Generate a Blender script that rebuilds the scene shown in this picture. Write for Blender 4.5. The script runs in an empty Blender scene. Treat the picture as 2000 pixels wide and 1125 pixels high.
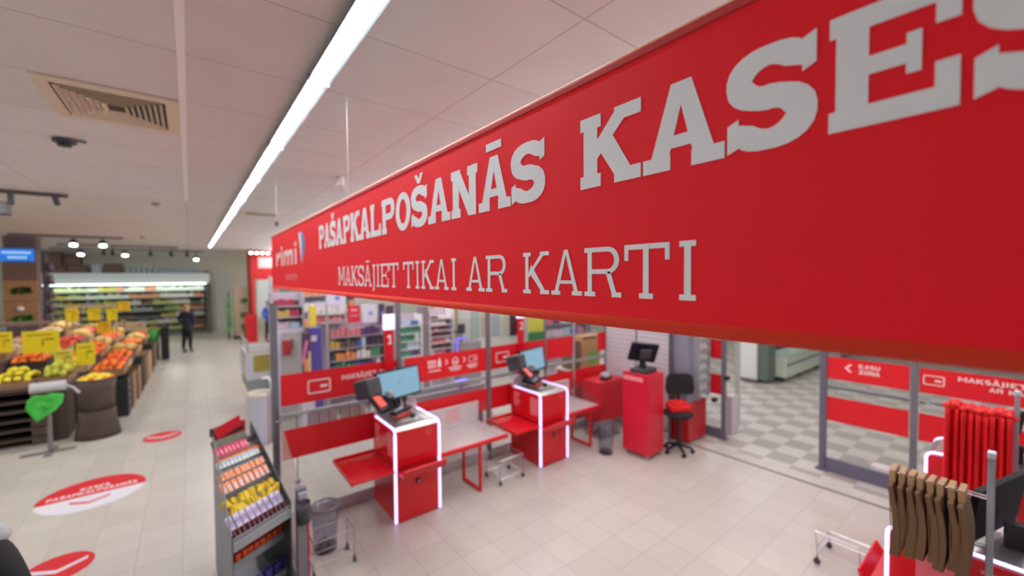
import bpy, bmesh, math, random
from mathutils import Vector, Matrix
random.seed(7)
S = bpy.context.scene
COL = S.collection
PI = math.pi
# ---------------------------------------------------------------- camera, world, exposure
CAM_H = 2.57
YAW, PITCH, ROLL = 0.6639, 0.0286, -0.0071
fwd = Vector((math.sin(YAW)*math.cos(PITCH), math.cos(YAW)*math.cos(PITCH), -math.sin(PITCH)))
rgt = Vector((math.cos(YAW), -math.sin(YAW), 0)); upv = rgt.cross(fwd)
r2 = math.cos(ROLL)*rgt + math.sin(ROLL)*upv; u2 = -math.sin(ROLL)*rgt + math.cos(ROLL)*upv
cd = bpy.data.cameras.new('camera'); cam = bpy.data.objects.new('camera', cd); COL.objects.link(cam)
cam.matrix_world = Matrix(((r2.x, u2.x, -fwd.x, 0), (r2.y, u2.y, -fwd.y, 0), (r2.z, u2.z, -fwd.z, CAM_H), (0, 0, 0, 1)))
cd.sensor_width = 36.0; cd.lens = 805.6/2000*36; cd.clip_start = 0.05; cd.clip_end = 100
cd.dof.use_dof = True; cd.dof.focus_distance = 1.15; cd.dof.aperture_fstop = 1.25
S.camera = cam
S.view_settings.view_transform = 'Standard'; S.view_settings.look = 'None'
S.view_settings.gamma = 1.0; S.view_settings.use_curve_mapping = False
S.view_settings.exposure = 0.10
w = bpy.data.worlds.new('world'); S.world = w; w.use_nodes = True
w.node_tree.nodes['Background'].inputs[0].default_value = (0.9, 0.92, 1, 1)
w.node_tree.nodes['Background'].inputs[1].default_value = 0.3
CEIL = 3.75
STRIP_POWER = 25.0
# unseen strip lights added to brighten the hall, run along y: (x, y0, y1)
ADDED_STRIPS = [(3.0, -1.5, 21.5), (5.4, -3.5, 23.0), (8.4, -3.5, 23.0), (12.5, -3.5, 23.0), (-2.3, 0.6, 7.6), (-6.2, -3.5, 23.0)]

# ---------------------------------------------------------------- materials
def lin(c):
    return tuple(((v/255)/12.92 if v/255 <= 0.04045 else ((v/255+0.055)/1.055)**2.4) for v in c)
MATS = {}
def mat(name, rgb, rough=0.5, metal=0.0, emit=0.0, noise=0.06, scale=20.0, bump=0.0, ergb=None, spec=0.5):
    if name in MATS: return MATS[name]
    m = bpy.data.materials.new(name); m.use_nodes = True; nt = m.node_tree
    b = nt.nodes['Principled BSDF']; c = lin(rgb)
    b.inputs['Roughness'].default_value = rough; b.inputs['Metallic'].default_value = metal
    b.inputs['Specular IOR Level'].default_value = spec
    tc = nt.nodes.new('ShaderNodeTexCoord'); nz = nt.nodes.new('ShaderNodeTexNoise')
    nz.inputs['Scale'].default_value = scale; nz.inputs['Detail'].default_value = 3
    nt.links.new(tc.outputs['Object'], nz.inputs['Vector'])
    mx = nt.nodes.new('ShaderNodeMix'); mx.data_type = 'RGBA'
    mx.inputs[6].default_value = (*[v*(1-noise) for v in c], 1); mx.inputs[7].default_value = (*[min(1, v*(1+noise)) for v in c], 1)
    nt.links.new(nz.outputs['Fac'], mx.inputs[0]); nt.links.new(mx.outputs[2], b.inputs['Base Color'])
    if bump:
        bp = nt.nodes.new('ShaderNodeBump'); bp.inputs['Strength'].default_value = bump; bp.inputs['Distance'].default_value = 0.01
        nt.links.new(nz.outputs['Fac'], bp.inputs['Height']); nt.links.new(bp.outputs[0], b.inputs['Normal'])
    if emit:
        b.inputs['Emission Color'].default_value = (*lin(ergb or rgb), 1); b.inputs['Emission Strength'].default_value = emit
    MATS[name] = m; return m
def glass(name, rgb=(250, 252, 252), refl=0.10, clear=0.99):
    if name in MATS: return MATS[name]
    m = bpy.data.materials.new(name); m.use_nodes = True; nt = m.node_tree
    for n in list(nt.nodes): nt.nodes.remove(n)
    out = nt.nodes.new('ShaderNodeOutputMaterial'); tr = nt.nodes.new('ShaderNodeBsdfTransparent'); gl = nt.nodes.new('ShaderNodeBsdfGlossy')
    c = lin(rgb); tr.inputs[0].default_value = (*[v*clear for v in c], 1); gl.inputs['Roughness'].default_value = 0.04
    lf = nt.nodes.new('ShaderNodeLayerWeight'); lf.inputs[0].default_value = 0.5
    lw = nt.nodes.new('ShaderNodeMath'); lw.operation = 'POWER'; lw.inputs[1].default_value = 4.0; nt.links.new(lf.outputs['Facing'], lw.inputs[0])
    mt = nt.nodes.new('ShaderNodeMath'); mt.operation = 'MULTIPLY_ADD'; mt.inputs[1].default_value = 0.45; mt.inputs[2].default_value = 0.02+refl*0.1
    mx = nt.nodes.new('ShaderNodeMixShader')
    nt.links.new(lw.outputs[0], mt.inputs[0]); nt.links.new(mt.outputs[0], mx.inputs[0])
    nt.links.new(tr.outputs[0], mx.inputs[1]); nt.links.new(gl.outputs[0], mx.inputs[2]); nt.links.new(mx.outputs[0], out.inputs[0])
    MATS[name] = m; return m
def nodes_mat(name, rough):
    m = bpy.data.materials.new(name); m.use_nodes = True; b = m.node_tree.nodes['Principled BSDF']; b.inputs['Roughness'].default_value = rough
    MATS[name] = m; return m, m.node_tree, b
def tile_mat(name, c1, c2, grout, size, off, rough, gw=0.006, checker=False, sizey=None):
    m, nt, b = nodes_mat(name, rough); L = nt.links.new
    geo = nt.nodes.new('ShaderNodeNewGeometry'); sep = nt.nodes.new('ShaderNodeSeparateXYZ'); L(geo.outputs['Position'], sep.inputs[0])
    def M(op, a, bb=None, clamp=False):
        n = nt.nodes.new('ShaderNodeMath'); n.operation = op; n.use_clamp = clamp
        for i, v in enumerate((a, bb)):
            if v is None: continue
            if hasattr(v, 'links'): L(v, n.inputs[i])
            else: n.inputs[i].default_value = v
        return n.outputs[0]
    sizey = sizey or size
    fx = M('DIVIDE', M('SUBTRACT', sep.outputs[0], off[0]), size); fy = M('DIVIDE', M('SUBTRACT', sep.outputs[1], off[1]), sizey)
    ix = M('FLOOR', fx); iy = M('FLOOR', fy)
    dx = M('SUBTRACT', fx, ix); dy = M('SUBTRACT', fy, iy)
    ex = M('MULTIPLY', M('MINIMUM', dx, M('SUBTRACT', 1.0, dx)), size); ey = M('MULTIPLY', M('MINIMUM', dy, M('SUBTRACT', 1.0, dy)), sizey)
    g = M('LESS_THAN', M('MINIMUM', ex, ey), gw/2)
    wn = nt.nodes.new('ShaderNodeTexWhiteNoise'); cb = nt.nodes.new('ShaderNodeCombineXYZ'); L(ix, cb.inputs[0]); L(iy, cb.inputs[1]); L(cb.outputs[0], wn.inputs['Vector'])
    mx = nt.nodes.new('ShaderNodeMix'); mx.data_type = 'RGBA'; mx.inputs[6].default_value = (*lin(c1), 1); mx.inputs[7].default_value = (*lin(c2), 1)
    if checker:
        par = M('PINGPONG', M('ADD', ix, iy), 1.0); L(par, mx.inputs[0])
    else: L(wn.outputs['Value'], mx.inputs[0])
    nz = nt.nodes.new('ShaderNodeTexNoise'); nz.inputs['Scale'].default_value = 3.0; L(geo.outputs['Position'], nz.inputs['Vector'])
    sp = nt.nodes.new('ShaderNodeMix'); sp.data_type = 'RGBA'; sp.blend_type = 'MULTIPLY'; sp.inputs[0].default_value = 0.12
    L(mx.outputs[2], sp.inputs[6]); L(nz.outputs['Fac'], sp.inputs[7])
    m2 = nt.nodes.new('ShaderNodeMix'); m2.data_type = 'RGBA'; m2.inputs[7].default_value = (*lin(grout), 1)
    L(g, m2.inputs[0]); L(sp.outputs[2], m2.inputs[6]); L(m2.outputs[2], b.inputs['Base Color'])
    return m

RED = mat('red_plastic', (222, 22, 36), 0.35, noise=0.04)
REDG = mat('red_lacquer', (214, 20, 34), 0.28, noise=0.03)
REDF = mat('red_film', (226, 20, 34), 0.45, noise=0.03)
SIGNR = mat('sign_red_board', (240, 18, 36), 0.6, noise=0.05, scale=350, bump=0.12, spec=0.25)
TUBER = mat('orange_red_tube', (255, 66, 40), 0.6, noise=0.03)
WHITE = mat('white_paint', (232, 232, 230), 0.5)
LETTER = mat('letter_white', (232, 234, 238), 0.6, noise=0.02, spec=0.25)
PRINT = mat('white_print', (240, 225, 225), 0.5, noise=0.02)
PINKP = mat('pale_pink_print', (235, 150, 155), 0.5)
GREY = mat('grey_metal', (132, 132, 140), 0.4, 0.4)
LGREY = mat('light_grey_metal', (176, 178, 184), 0.4, 0.3)
DGREY = mat('dark_grey_plastic', (62, 62, 68), 0.45)
BLACK = mat('black_plastic', (24, 24, 28), 0.4)
STEEL = mat('brushed_steel', (205, 205, 205), 0.28, 0.85, noise=0.05, scale=60)
CHROME = mat('chrome_wire', (200, 200, 205), 0.2, 0.9)
LEDM = mat('violet_white_led', (235, 225, 255), 0.4, emit=1.9, ergb=(196, 186, 255))
SCREEN = mat('blue_screen', (60, 80, 95), 0.2, emit=0.62, ergb=(150, 198, 222))
REDSCR = mat('red_glow_screen', (120, 40, 40), 0.3, emit=0.9, ergb=(240, 90, 80))
GLASS = glass('clear_glass'); ACRY = glass('clear_acrylic', (248, 240, 242), 0.2, 0.98); MESHG = glass('smoky_clear_plastic', (236, 236, 244), 0.3, 0.99)
KRAFT = mat('kraft_paper', (112, 86, 60), 0.8, bump=0.1)
KRAFTL = mat('light_kraft_paper', (172, 140, 104), 0.8)
KRAFTD = mat('dark_kraft_paper', (118, 90, 64), 0.8)
REDCL = mat('red_bag_fabric', (228, 14, 24), 0.6, noise=0.15, scale=25, bump=0.3)
WOOD = mat('warm_wood', (178, 132, 92), 0.6, noise=0.15, scale=8)
WOODG = mat('grey_brown_wood', (112, 92, 84), 0.65, noise=0.15, scale=8)
WOODL = mat('light_wood', (196, 166, 128), 0.6, noise=0.12, scale=8)
WICK = mat('dark_brown_wicker', (84, 68, 62), 0.75, noise=0.3, scale=60, bump=0.6)
YEL = mat('yellow_price_card', (236, 214, 20), 0.6)
ORNG = mat('orange_peel', (244, 122, 24), 0.5, bump=0.2, scale=90)
TANG = mat('tangerine_peel', (240, 88, 40), 0.5, bump=0.2, scale=90)
LEMON = mat('lemon_peel', (232, 218, 50), 0.5, bump=0.2, scale=90)
PEAR = mat('pear_skin', (196, 200, 70), 0.5)
MELON = mat('melon_skin', (206, 174, 96), 0.6, noise=0.2)
APPLE = mat('apple_skin', (206, 58, 48), 0.4, noise=0.25, scale=30)
ROOT = mat('pale_root', (214, 182, 150), 0.7, noise=0.15)
GREEN = mat('bright_green_cloth', (66, 190, 70), 0.6, bump=0.2)
LEAF = mat('leaf_green', (84, 150, 60), 0.6, noise=0.3)
GOLD = mat('gold_wrapper', (206, 176, 40), 0.3, 0.4, noise=0.3, scale=50)
SKIN = mat('skin', (214, 168, 144), 0.6); HAIR = mat('blond_hair', (176, 132, 92), 0.7)
NAVY = mat('navy_cloth', (34, 38, 56), 0.8, bump=0.2); BLKC = mat('black_cloth', (28, 28, 34), 0.8, bump=0.2); GRYC = mat('light_grey_cloth', (178, 182, 184), 0.85, bump=0.3)

# ---------------------------------------------------------------- mesh helpers
class MB:
    def __init__(s, xf=None): s.v = []; s.f = []; s.xf = xf
    def add(s, vs, fs):
        n = len(s.v)
        s.v += [Vector(v) for v in vs]; s.f += [tuple(i+n for i in f) for f in fs]; return s
    def box(s, x0, y0, z0, x1, y1, z1):
        return s.add([(x0,y0,z0),(x1,y0,z0),(x1,y1,z0),(x0,y1,z0),(x0,y0,z1),(x1,y0,z1),(x1,y1,z1),(x0,y1,z1)],
                     [(0,3,2,1),(4,5,6,7),(0,1,5,4),(1,2,6,5),(2,3,7,6),(3,0,4,7)])
    def obox(s, c, size, rz=0, rx=0, ry=0):
        R = Matrix.Rotation(rz, 3, 'Z') @ Matrix.Rotation(ry, 3, 'Y') @ Matrix.Rotation(rx, 3, 'X')
        a, b, d = [q/2 for q in size]; c = Vector(c)
        vs = [c + R @ Vector(p) for p in [(-a,-b,-d),(a,-b,-d),(a,b,-d),(-a,b,-d),(-a,-b,d),(a,-b,d),(a,b,d),(-a,b,d)]]
        return s.add(vs, [(0,3,2,1),(4,5,6,7),(0,1,5,4),(1,2,6,5),(2,3,7,6),(3,0,4,7)])
    def cyl(s, p0, p1, r0, r1=None, n=12, cap=True):
        r1 = r0 if r1 is None else r1; p0 = Vector(p0); p1 = Vector(p1); d = (p1-p0).normalized()
        a = d.orthogonal().normalized(); b = d.cross(a); vs = []
        for p, r in ((p0, r0), (p1, r1)):
            for i in range(n):
                t = 2*PI*i/n; vs.append(p + (a*math.cos(t)+b*math.sin(t))*r)
        fs = [(i, (i+1) % n, n+(i+1) % n, n+i) for i in range(n)]
        if cap: fs += [tuple(range(n-1, -1, -1)), tuple(range(n, 2*n))]
        return s.add(vs, fs)
    def tube(s, pts, r, n=8):
        pts = [Vector(p) for p in pts]; rings = []; prev = None
        for i, p in enumerate(pts):
            d = ((pts[min(i+1, len(pts)-1)]-pts[max(i-1, 0)])).normalized()
            a = d.orthogonal().normalized() if prev is None else (prev - d*prev.dot(d)).normalized()
            prev = a; b = d.cross(a); rr = r[i] if isinstance(r, (list, tuple)) else r
            rings.append([p+(a*math.cos(2*PI*k/n)+b*math.sin(2*PI*k/n))*rr for k in range(n)])
        vs = [q for g in rings for q in g]; fs = []
        for i in range(len(pts)-1):
            for k in range(n): fs.append((i*n+k, i*n+(k+1) % n, (i+1)*n+(k+1) % n, (i+1)*n+k))
        fs += [tuple(range(n-1, -1, -1)), tuple(range((len(pts)-1)*n, len(pts)*n))]
        return s.add(vs, fs)
    def lathe(s, prof, c=(0, 0, 0), n=24, ax=1.0, ay=1.0):
        vs = []; m = len(prof)
        for i in range(n):
            t = 2*PI*i/n
            for r, z in prof: vs.append((c[0]+r*ax*math.cos(t), c[1]+r*ay*math.sin(t), c[2]+z))
        fs = [(i*m+j, ((i+1) % n)*m+j, ((i+1) % n)*m+j+1, i*m+j+1) for i in range(n) for j in range(m-1)]
        return s.add(vs, fs)
    def ball(s, c, r, n=10, m=7, sx=1, sy=1, sz=1, rz=0):
        prof = [(max(1e-4, math.sin(PI*j/m)), -math.cos(PI*j/m)) for j in range(m+1)]; vs = []
        for i in range(n):
            t = 2*PI*i/n
            for q, z in prof:
                x, y = r*q*sx*math.cos(t), r*q*sy*math.sin(t)
                vs.append((c[0]+x*math.cos(rz)-y*math.sin(rz), c[1]+x*math.sin(rz)+y*math.cos(rz), c[2]+r*z*sz))
        k = m+1
        return s.add(vs, [(i*k+j, ((i+1) % n)*k+j, ((i+1) % n)*k+j+1, i*k+j+1) for i in range(n) for j in range(m)])
    def prism(s, poly, O, U, V, th, off=0.0):
        """polygon in (u,v) coordinates on the plane O,U,V with thickness th along U x V"""
        O = Vector(O); U = Vector(U); V = Vector(V); N = U.cross(V).normalized(); n = len(poly)
        vs = [O+U*a+V*b+N*off for a, b in poly] + [O+U*a+V*b+N*(off+th) for a, b in poly]
        return s.add(vs, [tuple(range(n-1, -1, -1)), tuple(range(n, 2*n))] + [(i, (i+1) % n, n+(i+1) % n, n+i) for i in range(n)])
    def build(s, name, m, parent=None, bevel=0, smooth=False, sub=0, loc=None, seg=2):
        vs = [s.xf @ v for v in s.v] if s.xf else s.v
        if parent is not None:
            base = Vector((0, 0, 0)); q = parent
            while q is not None: base = base + Vector(q.location); q = q.parent
        elif loc is not None: base = Vector(loc)
        else:
            xs = [v.x for v in vs]; ys = [v.y for v in vs]; zs = [v.z for v in vs]
            base = Vector(((min(xs)+max(xs))/2, (min(ys)+max(ys))/2, min(zs)))
        me = bpy.data.meshes.new(name); me.from_pydata([v-base for v in vs], [], s.f)
        bm = bmesh.new(); bm.from_mesh(me); bmesh.ops.recalc_face_normals(bm, faces=bm.faces); bm.to_mesh(me); bm.free()
        me.materials.append(m)
        if smooth:
            for p in me.polygons: p.use_smooth = True
        o = bpy.data.objects.new(name, me); COL.objects.link(o)
        if parent is not None: o.parent = parent
        else: o.location = base
        if bevel:
            b = o.modifiers.new('bevel', 'BEVEL'); b.width = bevel; b.segments = seg; b.limit_method = 'ANGLE'; b.angle_limit = 0.6
        if sub:
            q = o.modifiers.new('sub', 'SUBSURF'); q.levels = sub; q.render_levels = sub
        return o
# verts of parts are always given in world coordinates; the thing's Empty is unrotated while it is built
def tag(o, label, cat, group=None, kind=None):
    o['label'] = label; o['category'] = cat
    if group: o['group'] = group
    if kind: o['kind'] = kind
    return o
def thing(name, loc, label, cat, group=None):
    o = bpy.data.objects.new(name, None); o.empty_display_size = 0.1; COL.objects.link(o); o.location = loc
    return tag(o, label, cat, group)
def struct(name, mb, m, bevel=0):
    o = mb.build(name, m, bevel=bevel); o['kind'] = 'structure'; return o
def kids(o): return [c for c in ALLK.get(o.name, [])]
def copy_tree(o, parent=None):
    c = o.copy(); COL.objects.link(c)
    if parent is not None: c.parent = parent
    for ch in list(o.children): copy_tree(ch, c)
    return c
def rep(o, loc, rz=None, label=None, group=None, scale=None):
    c = copy_tree(o); c.location = loc
    if rz is not None: c.rotation_euler = (0, 0, rz)
    if scale is not None: c.scale = scale if hasattr(scale, '__len__') else (scale,)*3
    if label: c['label'] = label
    if group: c['group'] = group
    return c

# ---------------------------------------------------------------- slab lettering
def rc(x0, y0, x1, y1): return [(x0, y0), (x1, y0), (x1, y1), (x0, y1)]
def ring(cx, cy, rx, ry, tx, ty, a0, a1, n=10):
    out = []
    for i in range(n):
        p = []
        for a in (a0+(a1-a0)*i/n, a0+(a1-a0)*(i+1)/n):
            a = math.radians(a); p.append(((cx+rx*math.cos(a), cy+ry*math.sin(a)), (cx+(rx-tx)*math.cos(a), cy+(ry-ty)*math.sin(a))))
        out.append([p[0][0], p[1][0], p[1][1], p[0][1]])
    return out
def glyph(ch, W, t, s, o):
    base = {'Š': 'S', 'Ā': 'A', 'Ē': 'E', 'Ī': 'I'}.get(ch, ch); P = []
    def stem(x, top=True, bot=True):
        P.append(rc(x, 0, x+t, 1))
        if bot and o: P.append(rc(x-o, 0, x+t+o, s))
        if top and o: P.append(rc(x-o, 1-s, x+t+o, 1))
    if base == 'P' or base == 'R':
        y0 = 0.40 if base == 'P' else 0.46; ry = (1-y0)/2; cx = max(o+t, W-ry*1.0) if base == 'P' else W-ry-o*0.6; cx = max(cx, o+t*0.9)
        rx = (W if base == 'P' else W-o*0.6)-cx
        stem(o); P.append(rc(o, 1-s, cx, 1)); P.append(rc(o+t*0.5, y0, cx, y0+s))
        P.extend(ring(cx, y0+ry, rx, ry, min(t, rx*0.85), s, -90, 90))
        if base == 'R':
            P.append([(cx-t*0.5, y0+s*0.5), (cx+t*0.55, y0+s*0.5), (W-o, 0), (W-o-t, 0)])
            if o: P.append(rc(W-o-t-o*0.3, 0, W, s))
    elif base == 'A':
        q = t*1.0
        P.append([(o, 0), (o+q, 0), (W/2+q*0.28, 1), (W/2-q*0.5, 1)]); P.append([(W-o-q, 0), (W-o, 0), (W/2+q*0.5, 1), (W/2-q*0.28, 1)])
        P.append(rc(o+q*0.9, 0.25, W-o-q*0.9, 0.25+s*0.8))
        if o: P.append(rc(0, 0, 2*o+q, s)); P.append(rc(W-2*o-q, 0, W, s))
    elif base == 'K':
        q = t*1.15
        stem(o); P.append([(o+t*0.9, 0.36), (o+t*0.9, 0.36+q*0.9), (W-o*1.2-q, 1), (W-o*1.2, 1)])
        P.append([(o+t+0.02, 0.52), (o+t+q*0.8, 0.70), (W-o*0.8, 0), (W-o*0.8-q, 0)])
        if o: P.append(rc(W-2*o-q, 1-s, W, 1)); P.append(rc(W-2*o-q, 0, W, s))
    elif base == 'L':
        stem(o); P.append(rc(o, 0, W, s)); P.append(rc(W-t*0.62, 0, W, 0.36 if o else s))
    elif base == 'E':
        stem(o); P.append(rc(o, 0, W, s)); P.append(rc(o, 1-s, W, 1)); P.append(rc(o+t*0.5, 0.5-s*0.42, W*0.74, 0.5+s*0.42))
        if o: P.append(rc(W-t*0.6, 0, W, 0.37)); P.append(rc(W-t*0.6, 0.66, W, 1)); P.append(rc(W*0.74-t*0.4, 0.34, W*0.74, 0.66))
    elif base == 'O': P.extend(ring(W/2, 0.5, W/2, 0.51, t, s, 0, 360, 26))
    elif base == 'U':
        P.append(rc(0, 0.4, t, 1)); P.append(rc(W-t, 0.4, W, 1)); P.extend(ring(W/2, 0.4, W/2, 0.41, t, s, 180, 360, 12))
    elif base == 'N':
        stem(o); P.append(rc(W-o-t, 0, W-o, 1)); P.append([(o, 1), (o+t*1.1, 1), (W-o, 0), (W-o-t*1.1, 0)])
        if o: P.append(rc(W-2*o-t, 1-s, W, 1))
    elif base == 'M':
        stem(o); stem(W-o-t); P.append([(o, 1), (o+t, 1), (W/2+t*0.4, 0.25), (W/2-t*0.4, 0.25)]); P.append([(W-o-t, 1), (W-o, 1), (W/2+t*0.4, 0.25), (W/2-t*0.4, 0.25)])
    elif base == 'I': stem((W-t)/2)
    elif base == 'T':
        P.append(rc((W-t)/2, 0, (W+t)/2, 1)); P.append(rc(0, 1-s, W, 1))
        if o: P.append(rc((W-t)/2-o, 0, (W+t)/2+o, s)); P.append(rc(0, 0.70, t*0.75, 1)); P.append(rc(W-t*0.75, 0.70, W, 1))
    elif base == 'J':
        P.append(rc(W-o-t, 0.02, W-o, 1)); P.extend(ring(W-o-t*1.9, 0.05, t*1.9, 0.26, t, s, -90, 5, 6))
        if o: P.append(rc(W-2*o-t, 1-s, W, 1))
    elif base == 'Z':
        P.append(rc(0, 0, W, s)); P.append(rc(0, 1-s, W, 1)); P.append([(0, s*.5), (t*1.2, s*.5), (W, 1-s*.5), (W-t*1.2, 1-s*.5)])
    elif base == '1':
        P.append(rc(W*0.45, 0, W*0.45+t, 1)); P.append([(W*0.45, 1), (W*0.45, 1-s*1.2), (W*0.1, 0.72), (W*0.1, 0.72+s*0.9)]); P.append(rc(W*.15, 0, W*.9, s*.8))
    elif base == '2':
        P.extend(ring(W/2, 0.7, W/2, 0.3, t, s, -20, 170, 12)); P.append([(0, 0), (t*1.3, 0), (W, 0.58), (W-t, 0.66)]); P.append(rc(0, 0, W, s))
    elif base == 'S':
        ry = (1-s)/4; rx = (W-t)/2; pts = []
        for a in range(46, 271, 14): pts.append((W/2+rx*math.cos(math.radians(a)), 1-s/2-ry+ry*math.sin(math.radians(a))))
        for a in range(76, -135, -14): pts.append((W/2+rx*math.cos(math.radians(a)), s/2+ry+ry*math.sin(math.radians(a))))
        L = []
        for i in range(len(pts)):
            a = pts[max(0, i-1)]; b = pts[min(len(pts)-1, i+1)]; dx, dy = b[0]-a[0], b[1]-a[1]; q = math.hypot(dx, dy); nx, ny = -dy/q, dx/q
            h = (abs(nx)**1.5*t*0.55 + abs(ny)**1.5*s*0.55)
            mid = 1-min(1, abs(pts[i][1]-0.5)/0.12); h = max(h, mid*max(t, s)*0.56)
            L.append(((pts[i][0]+nx*h, pts[i][1]+ny*h), (pts[i][0]-nx*h, pts[i][1]-ny*h)))
        for i in range(len(L)-1): P.append([L[i][0], L[i+1][0], L[i+1][1], L[i][1]])
        if o:
            x_ = W-t*0.5; a, c = L[0]
            up = [[a, (x_, 0.93), (x_, 0.70), c] if a[1] > c[1] else [c, (x_, 0.93), (x_, 0.70), a], [(x_, 0.94), (W, 0.985), (W, 0.69), (x_, 0.64)]]
            P += up + [[(W-p[0], 1-p[1]) for p in q_] for q_ in up]
    if ch == 'Š':
        k = max(t*0.6, 0.1); P.append([(W/2-k*1.7, 1.3), (W/2-k*0.7, 1.3), (W/2+k*0.5, 1.07), (W/2-k*0.5, 1.07)]); P.append([(W/2+k*0.7, 1.3), (W/2+k*1.7, 1.3), (W/2+k*0.5, 1.07), (W/2-k*0.5, 1.07)])
    elif ch in 'ĀĒĪ' : P.append(rc(W*0.26, 1.12, W*0.74, 1.12+s*0.8))
    return P
NATW = {'I': 0.5, 'L': 0.78, 'E': 0.82, 'P': 0.84, 'J': 0.38, 'M': 1.15, 'O': 0.9, 'S': 0.78, 'Š': 0.78, 'Ī': 0.5, 'Ē': .82}
def text_polys(txt, t, s, o, gap=0.06):
    x = 0; out = []
    for ch in txt:
        if ch == ' ': x += 0.5; continue
        W = NATW.get(ch, 0.92)
        if o < 0.01: W *= 0.8
        out += [[(x+a, b) for a, b in p] for p in glyph(ch, W, t, s, o)]; x += W+gap
    return out, x-gap
def write(mb, txt, O, U, V, h, width=None, t=0.17, s=0.15, o=0.0, th=0.0015, gap=0.08):
    P, L = text_polys(txt, t, s, o, gap); sx = (width/L) if width else h
    for i, p in enumerate(P): mb.prism([(a*sx, b*h) for a, b in p], O, U, V, th, off=0.00006*(i % 12))
    return L*sx

# ================================================================ THE SETTING
MB_FL = MB().box(-9.5, -6, -0.1, 6.2, 25.2, 0)
struct('floor', MB_FL, tile_mat('beige_floor_tile', (208, 202, 192), (200, 194, 184), (172, 166, 158), 0.335, (2.24, 2.88), 0.32, 0.006))
m_ck = tile_mat('checker_floor_tile', (206, 203, 194), (172, 164, 157), (180, 175, 168), 0.335, (6.33, 2.34), 0.35, 0.005, checker=True)
f2 = struct('floor', MB().box(6.2, -6, -0.1, 22, 25.2, 0), m_ck)
struct('trim_1', MB().box(5.925, -6, 0, 5.955, 3.6, 0.004), mat('dark_floor_strip', (92, 86, 84), 0.6))
struct('ceiling', MB().box(-9.5, -6, CEIL, 22, 25.2, CEIL+0.1),
       tile_mat('ceiling_panel', (238, 232, 231), (234, 228, 227), (196, 186, 184), 1.46, (0.0, 2.05), 0.9, 0.009, sizey=0.74))
struct('trim_2', MB().box(-0.025, -2, CEIL-0.006, 0.012, 8.0, CEIL), mat('ceiling_joint', (255, 252, 252), 0.8))
WALLM = mat('cream_wall', (214, 216, 200), 0.85, noise=0.03, scale=3)
struct('wall_far', MB().box(-9.5, 24.95, 0, 22, 25.15, CEIL), WALLM)
struct('wall_left', MB().box(-9.6, -6, 0, -9.5, 25.2, CEIL), WALLM)
struct('wall_right', MB().box(22, -6, 0, 22.1, 25.2, CEIL), WALLM)
struct('wall_back', MB().box(-9.5, -6.1, 0, 22, -6, CEIL), WALLM)

# ---------------------------------------------------------------- ceiling fixtures
EMW = mat('added_white_tube', (255, 255, 255), 0.5, emit=STRIP_POWER, ergb=(250, 249, 252))  # glow of the unseen rows added right of the sign
REFL = mat('white_reflector', (104, 110, 114), 0.35, 0.3)
def strip(x, y0, y1, label, em=EMW, drop=0.0):
    Z = CEIL-drop
    t = thing('strip_light', (x, (y0+y1)/2, Z-0.07), label, 'ceiling light')
    b = MB()
    for sg in (-1, 1):
        if not drop: b.prism([(0.016*sg, -0.040), (0.056*sg, -0.058), (0.058*sg, -0.052), (0.018*sg, -0.002)], (x, y0, Z), (1, 0, 0), (0, 0, 1), y0-y1)
    b.box(x-0.03, y0, Z-0.03, x+0.03, y1, Z-0.001); b.build('housing', REFL, t)
    b = MB(); y = y0; w_ = 0.009 if not drop else 0.022
    while y < y1-0.1:
        e = min(y+1.5, y1); b.box(x-w_, y+0.01, Z-0.064, x+w_, e-0.01, Z-0.031); y = e
    b.build('tube', em, t)
    if drop:  # unseen rows hang lower; glowing top added to brighten the ceiling
        MB().box(x-0.024, y0+0.01, Z-0.0005, x+0.024, y1-0.01, Z+0.012).build('added_uplight', em, t)
        b = MB(); y = y0+0.3
        while y < y1: b.cyl((x, y, Z), (x, y, CEIL), 0.003, n=6); y += 3.0
        b.build('hanging_wire', LGREY, t)
    else:
        b = MB(); y = y0+1.5
        while y < y1-0.1: b.box(x-0.06, y-0.006, Z-0.066, x+0.06, y+0.006, Z-0.02); y += 1.5
        b.build('joint_clip', LGREY, t)
strip(0.615, 1.09, 18.25, 'long white continuous tube light running down the ceiling beside the red sign', mat('soft_tube_light', (255, 255, 255), 0.5, emit=70, ergb=(250, 250, 255)))
for i, (x, a, b_) in enumerate(ADDED_STRIPS):  # hidden lamp rows added to light the sign face, floor and far walls
    strip(x, a, b_, ['added unseen white tube light row over the self checkouts', 'added unseen white tube light row over the attendant post', 'added unseen white tube light row over the entrance corridor', 'added unseen far white tube light row over the corridor', 'added unseen white tube light row left of the camera', 'added unseen white tube light row over the produce hall'][i], mat('added_dim_tube', (255, 255, 255), 0.5, emit=12, ergb=(255, 244, 232)) if x < -4 else (mat('added_left_tube', (255, 255, 255), 0.5, emit=105, ergb=(250, 250, 255)) if x < 0 else EMW), drop=0.25 if x > 0 else 0.0)

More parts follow.
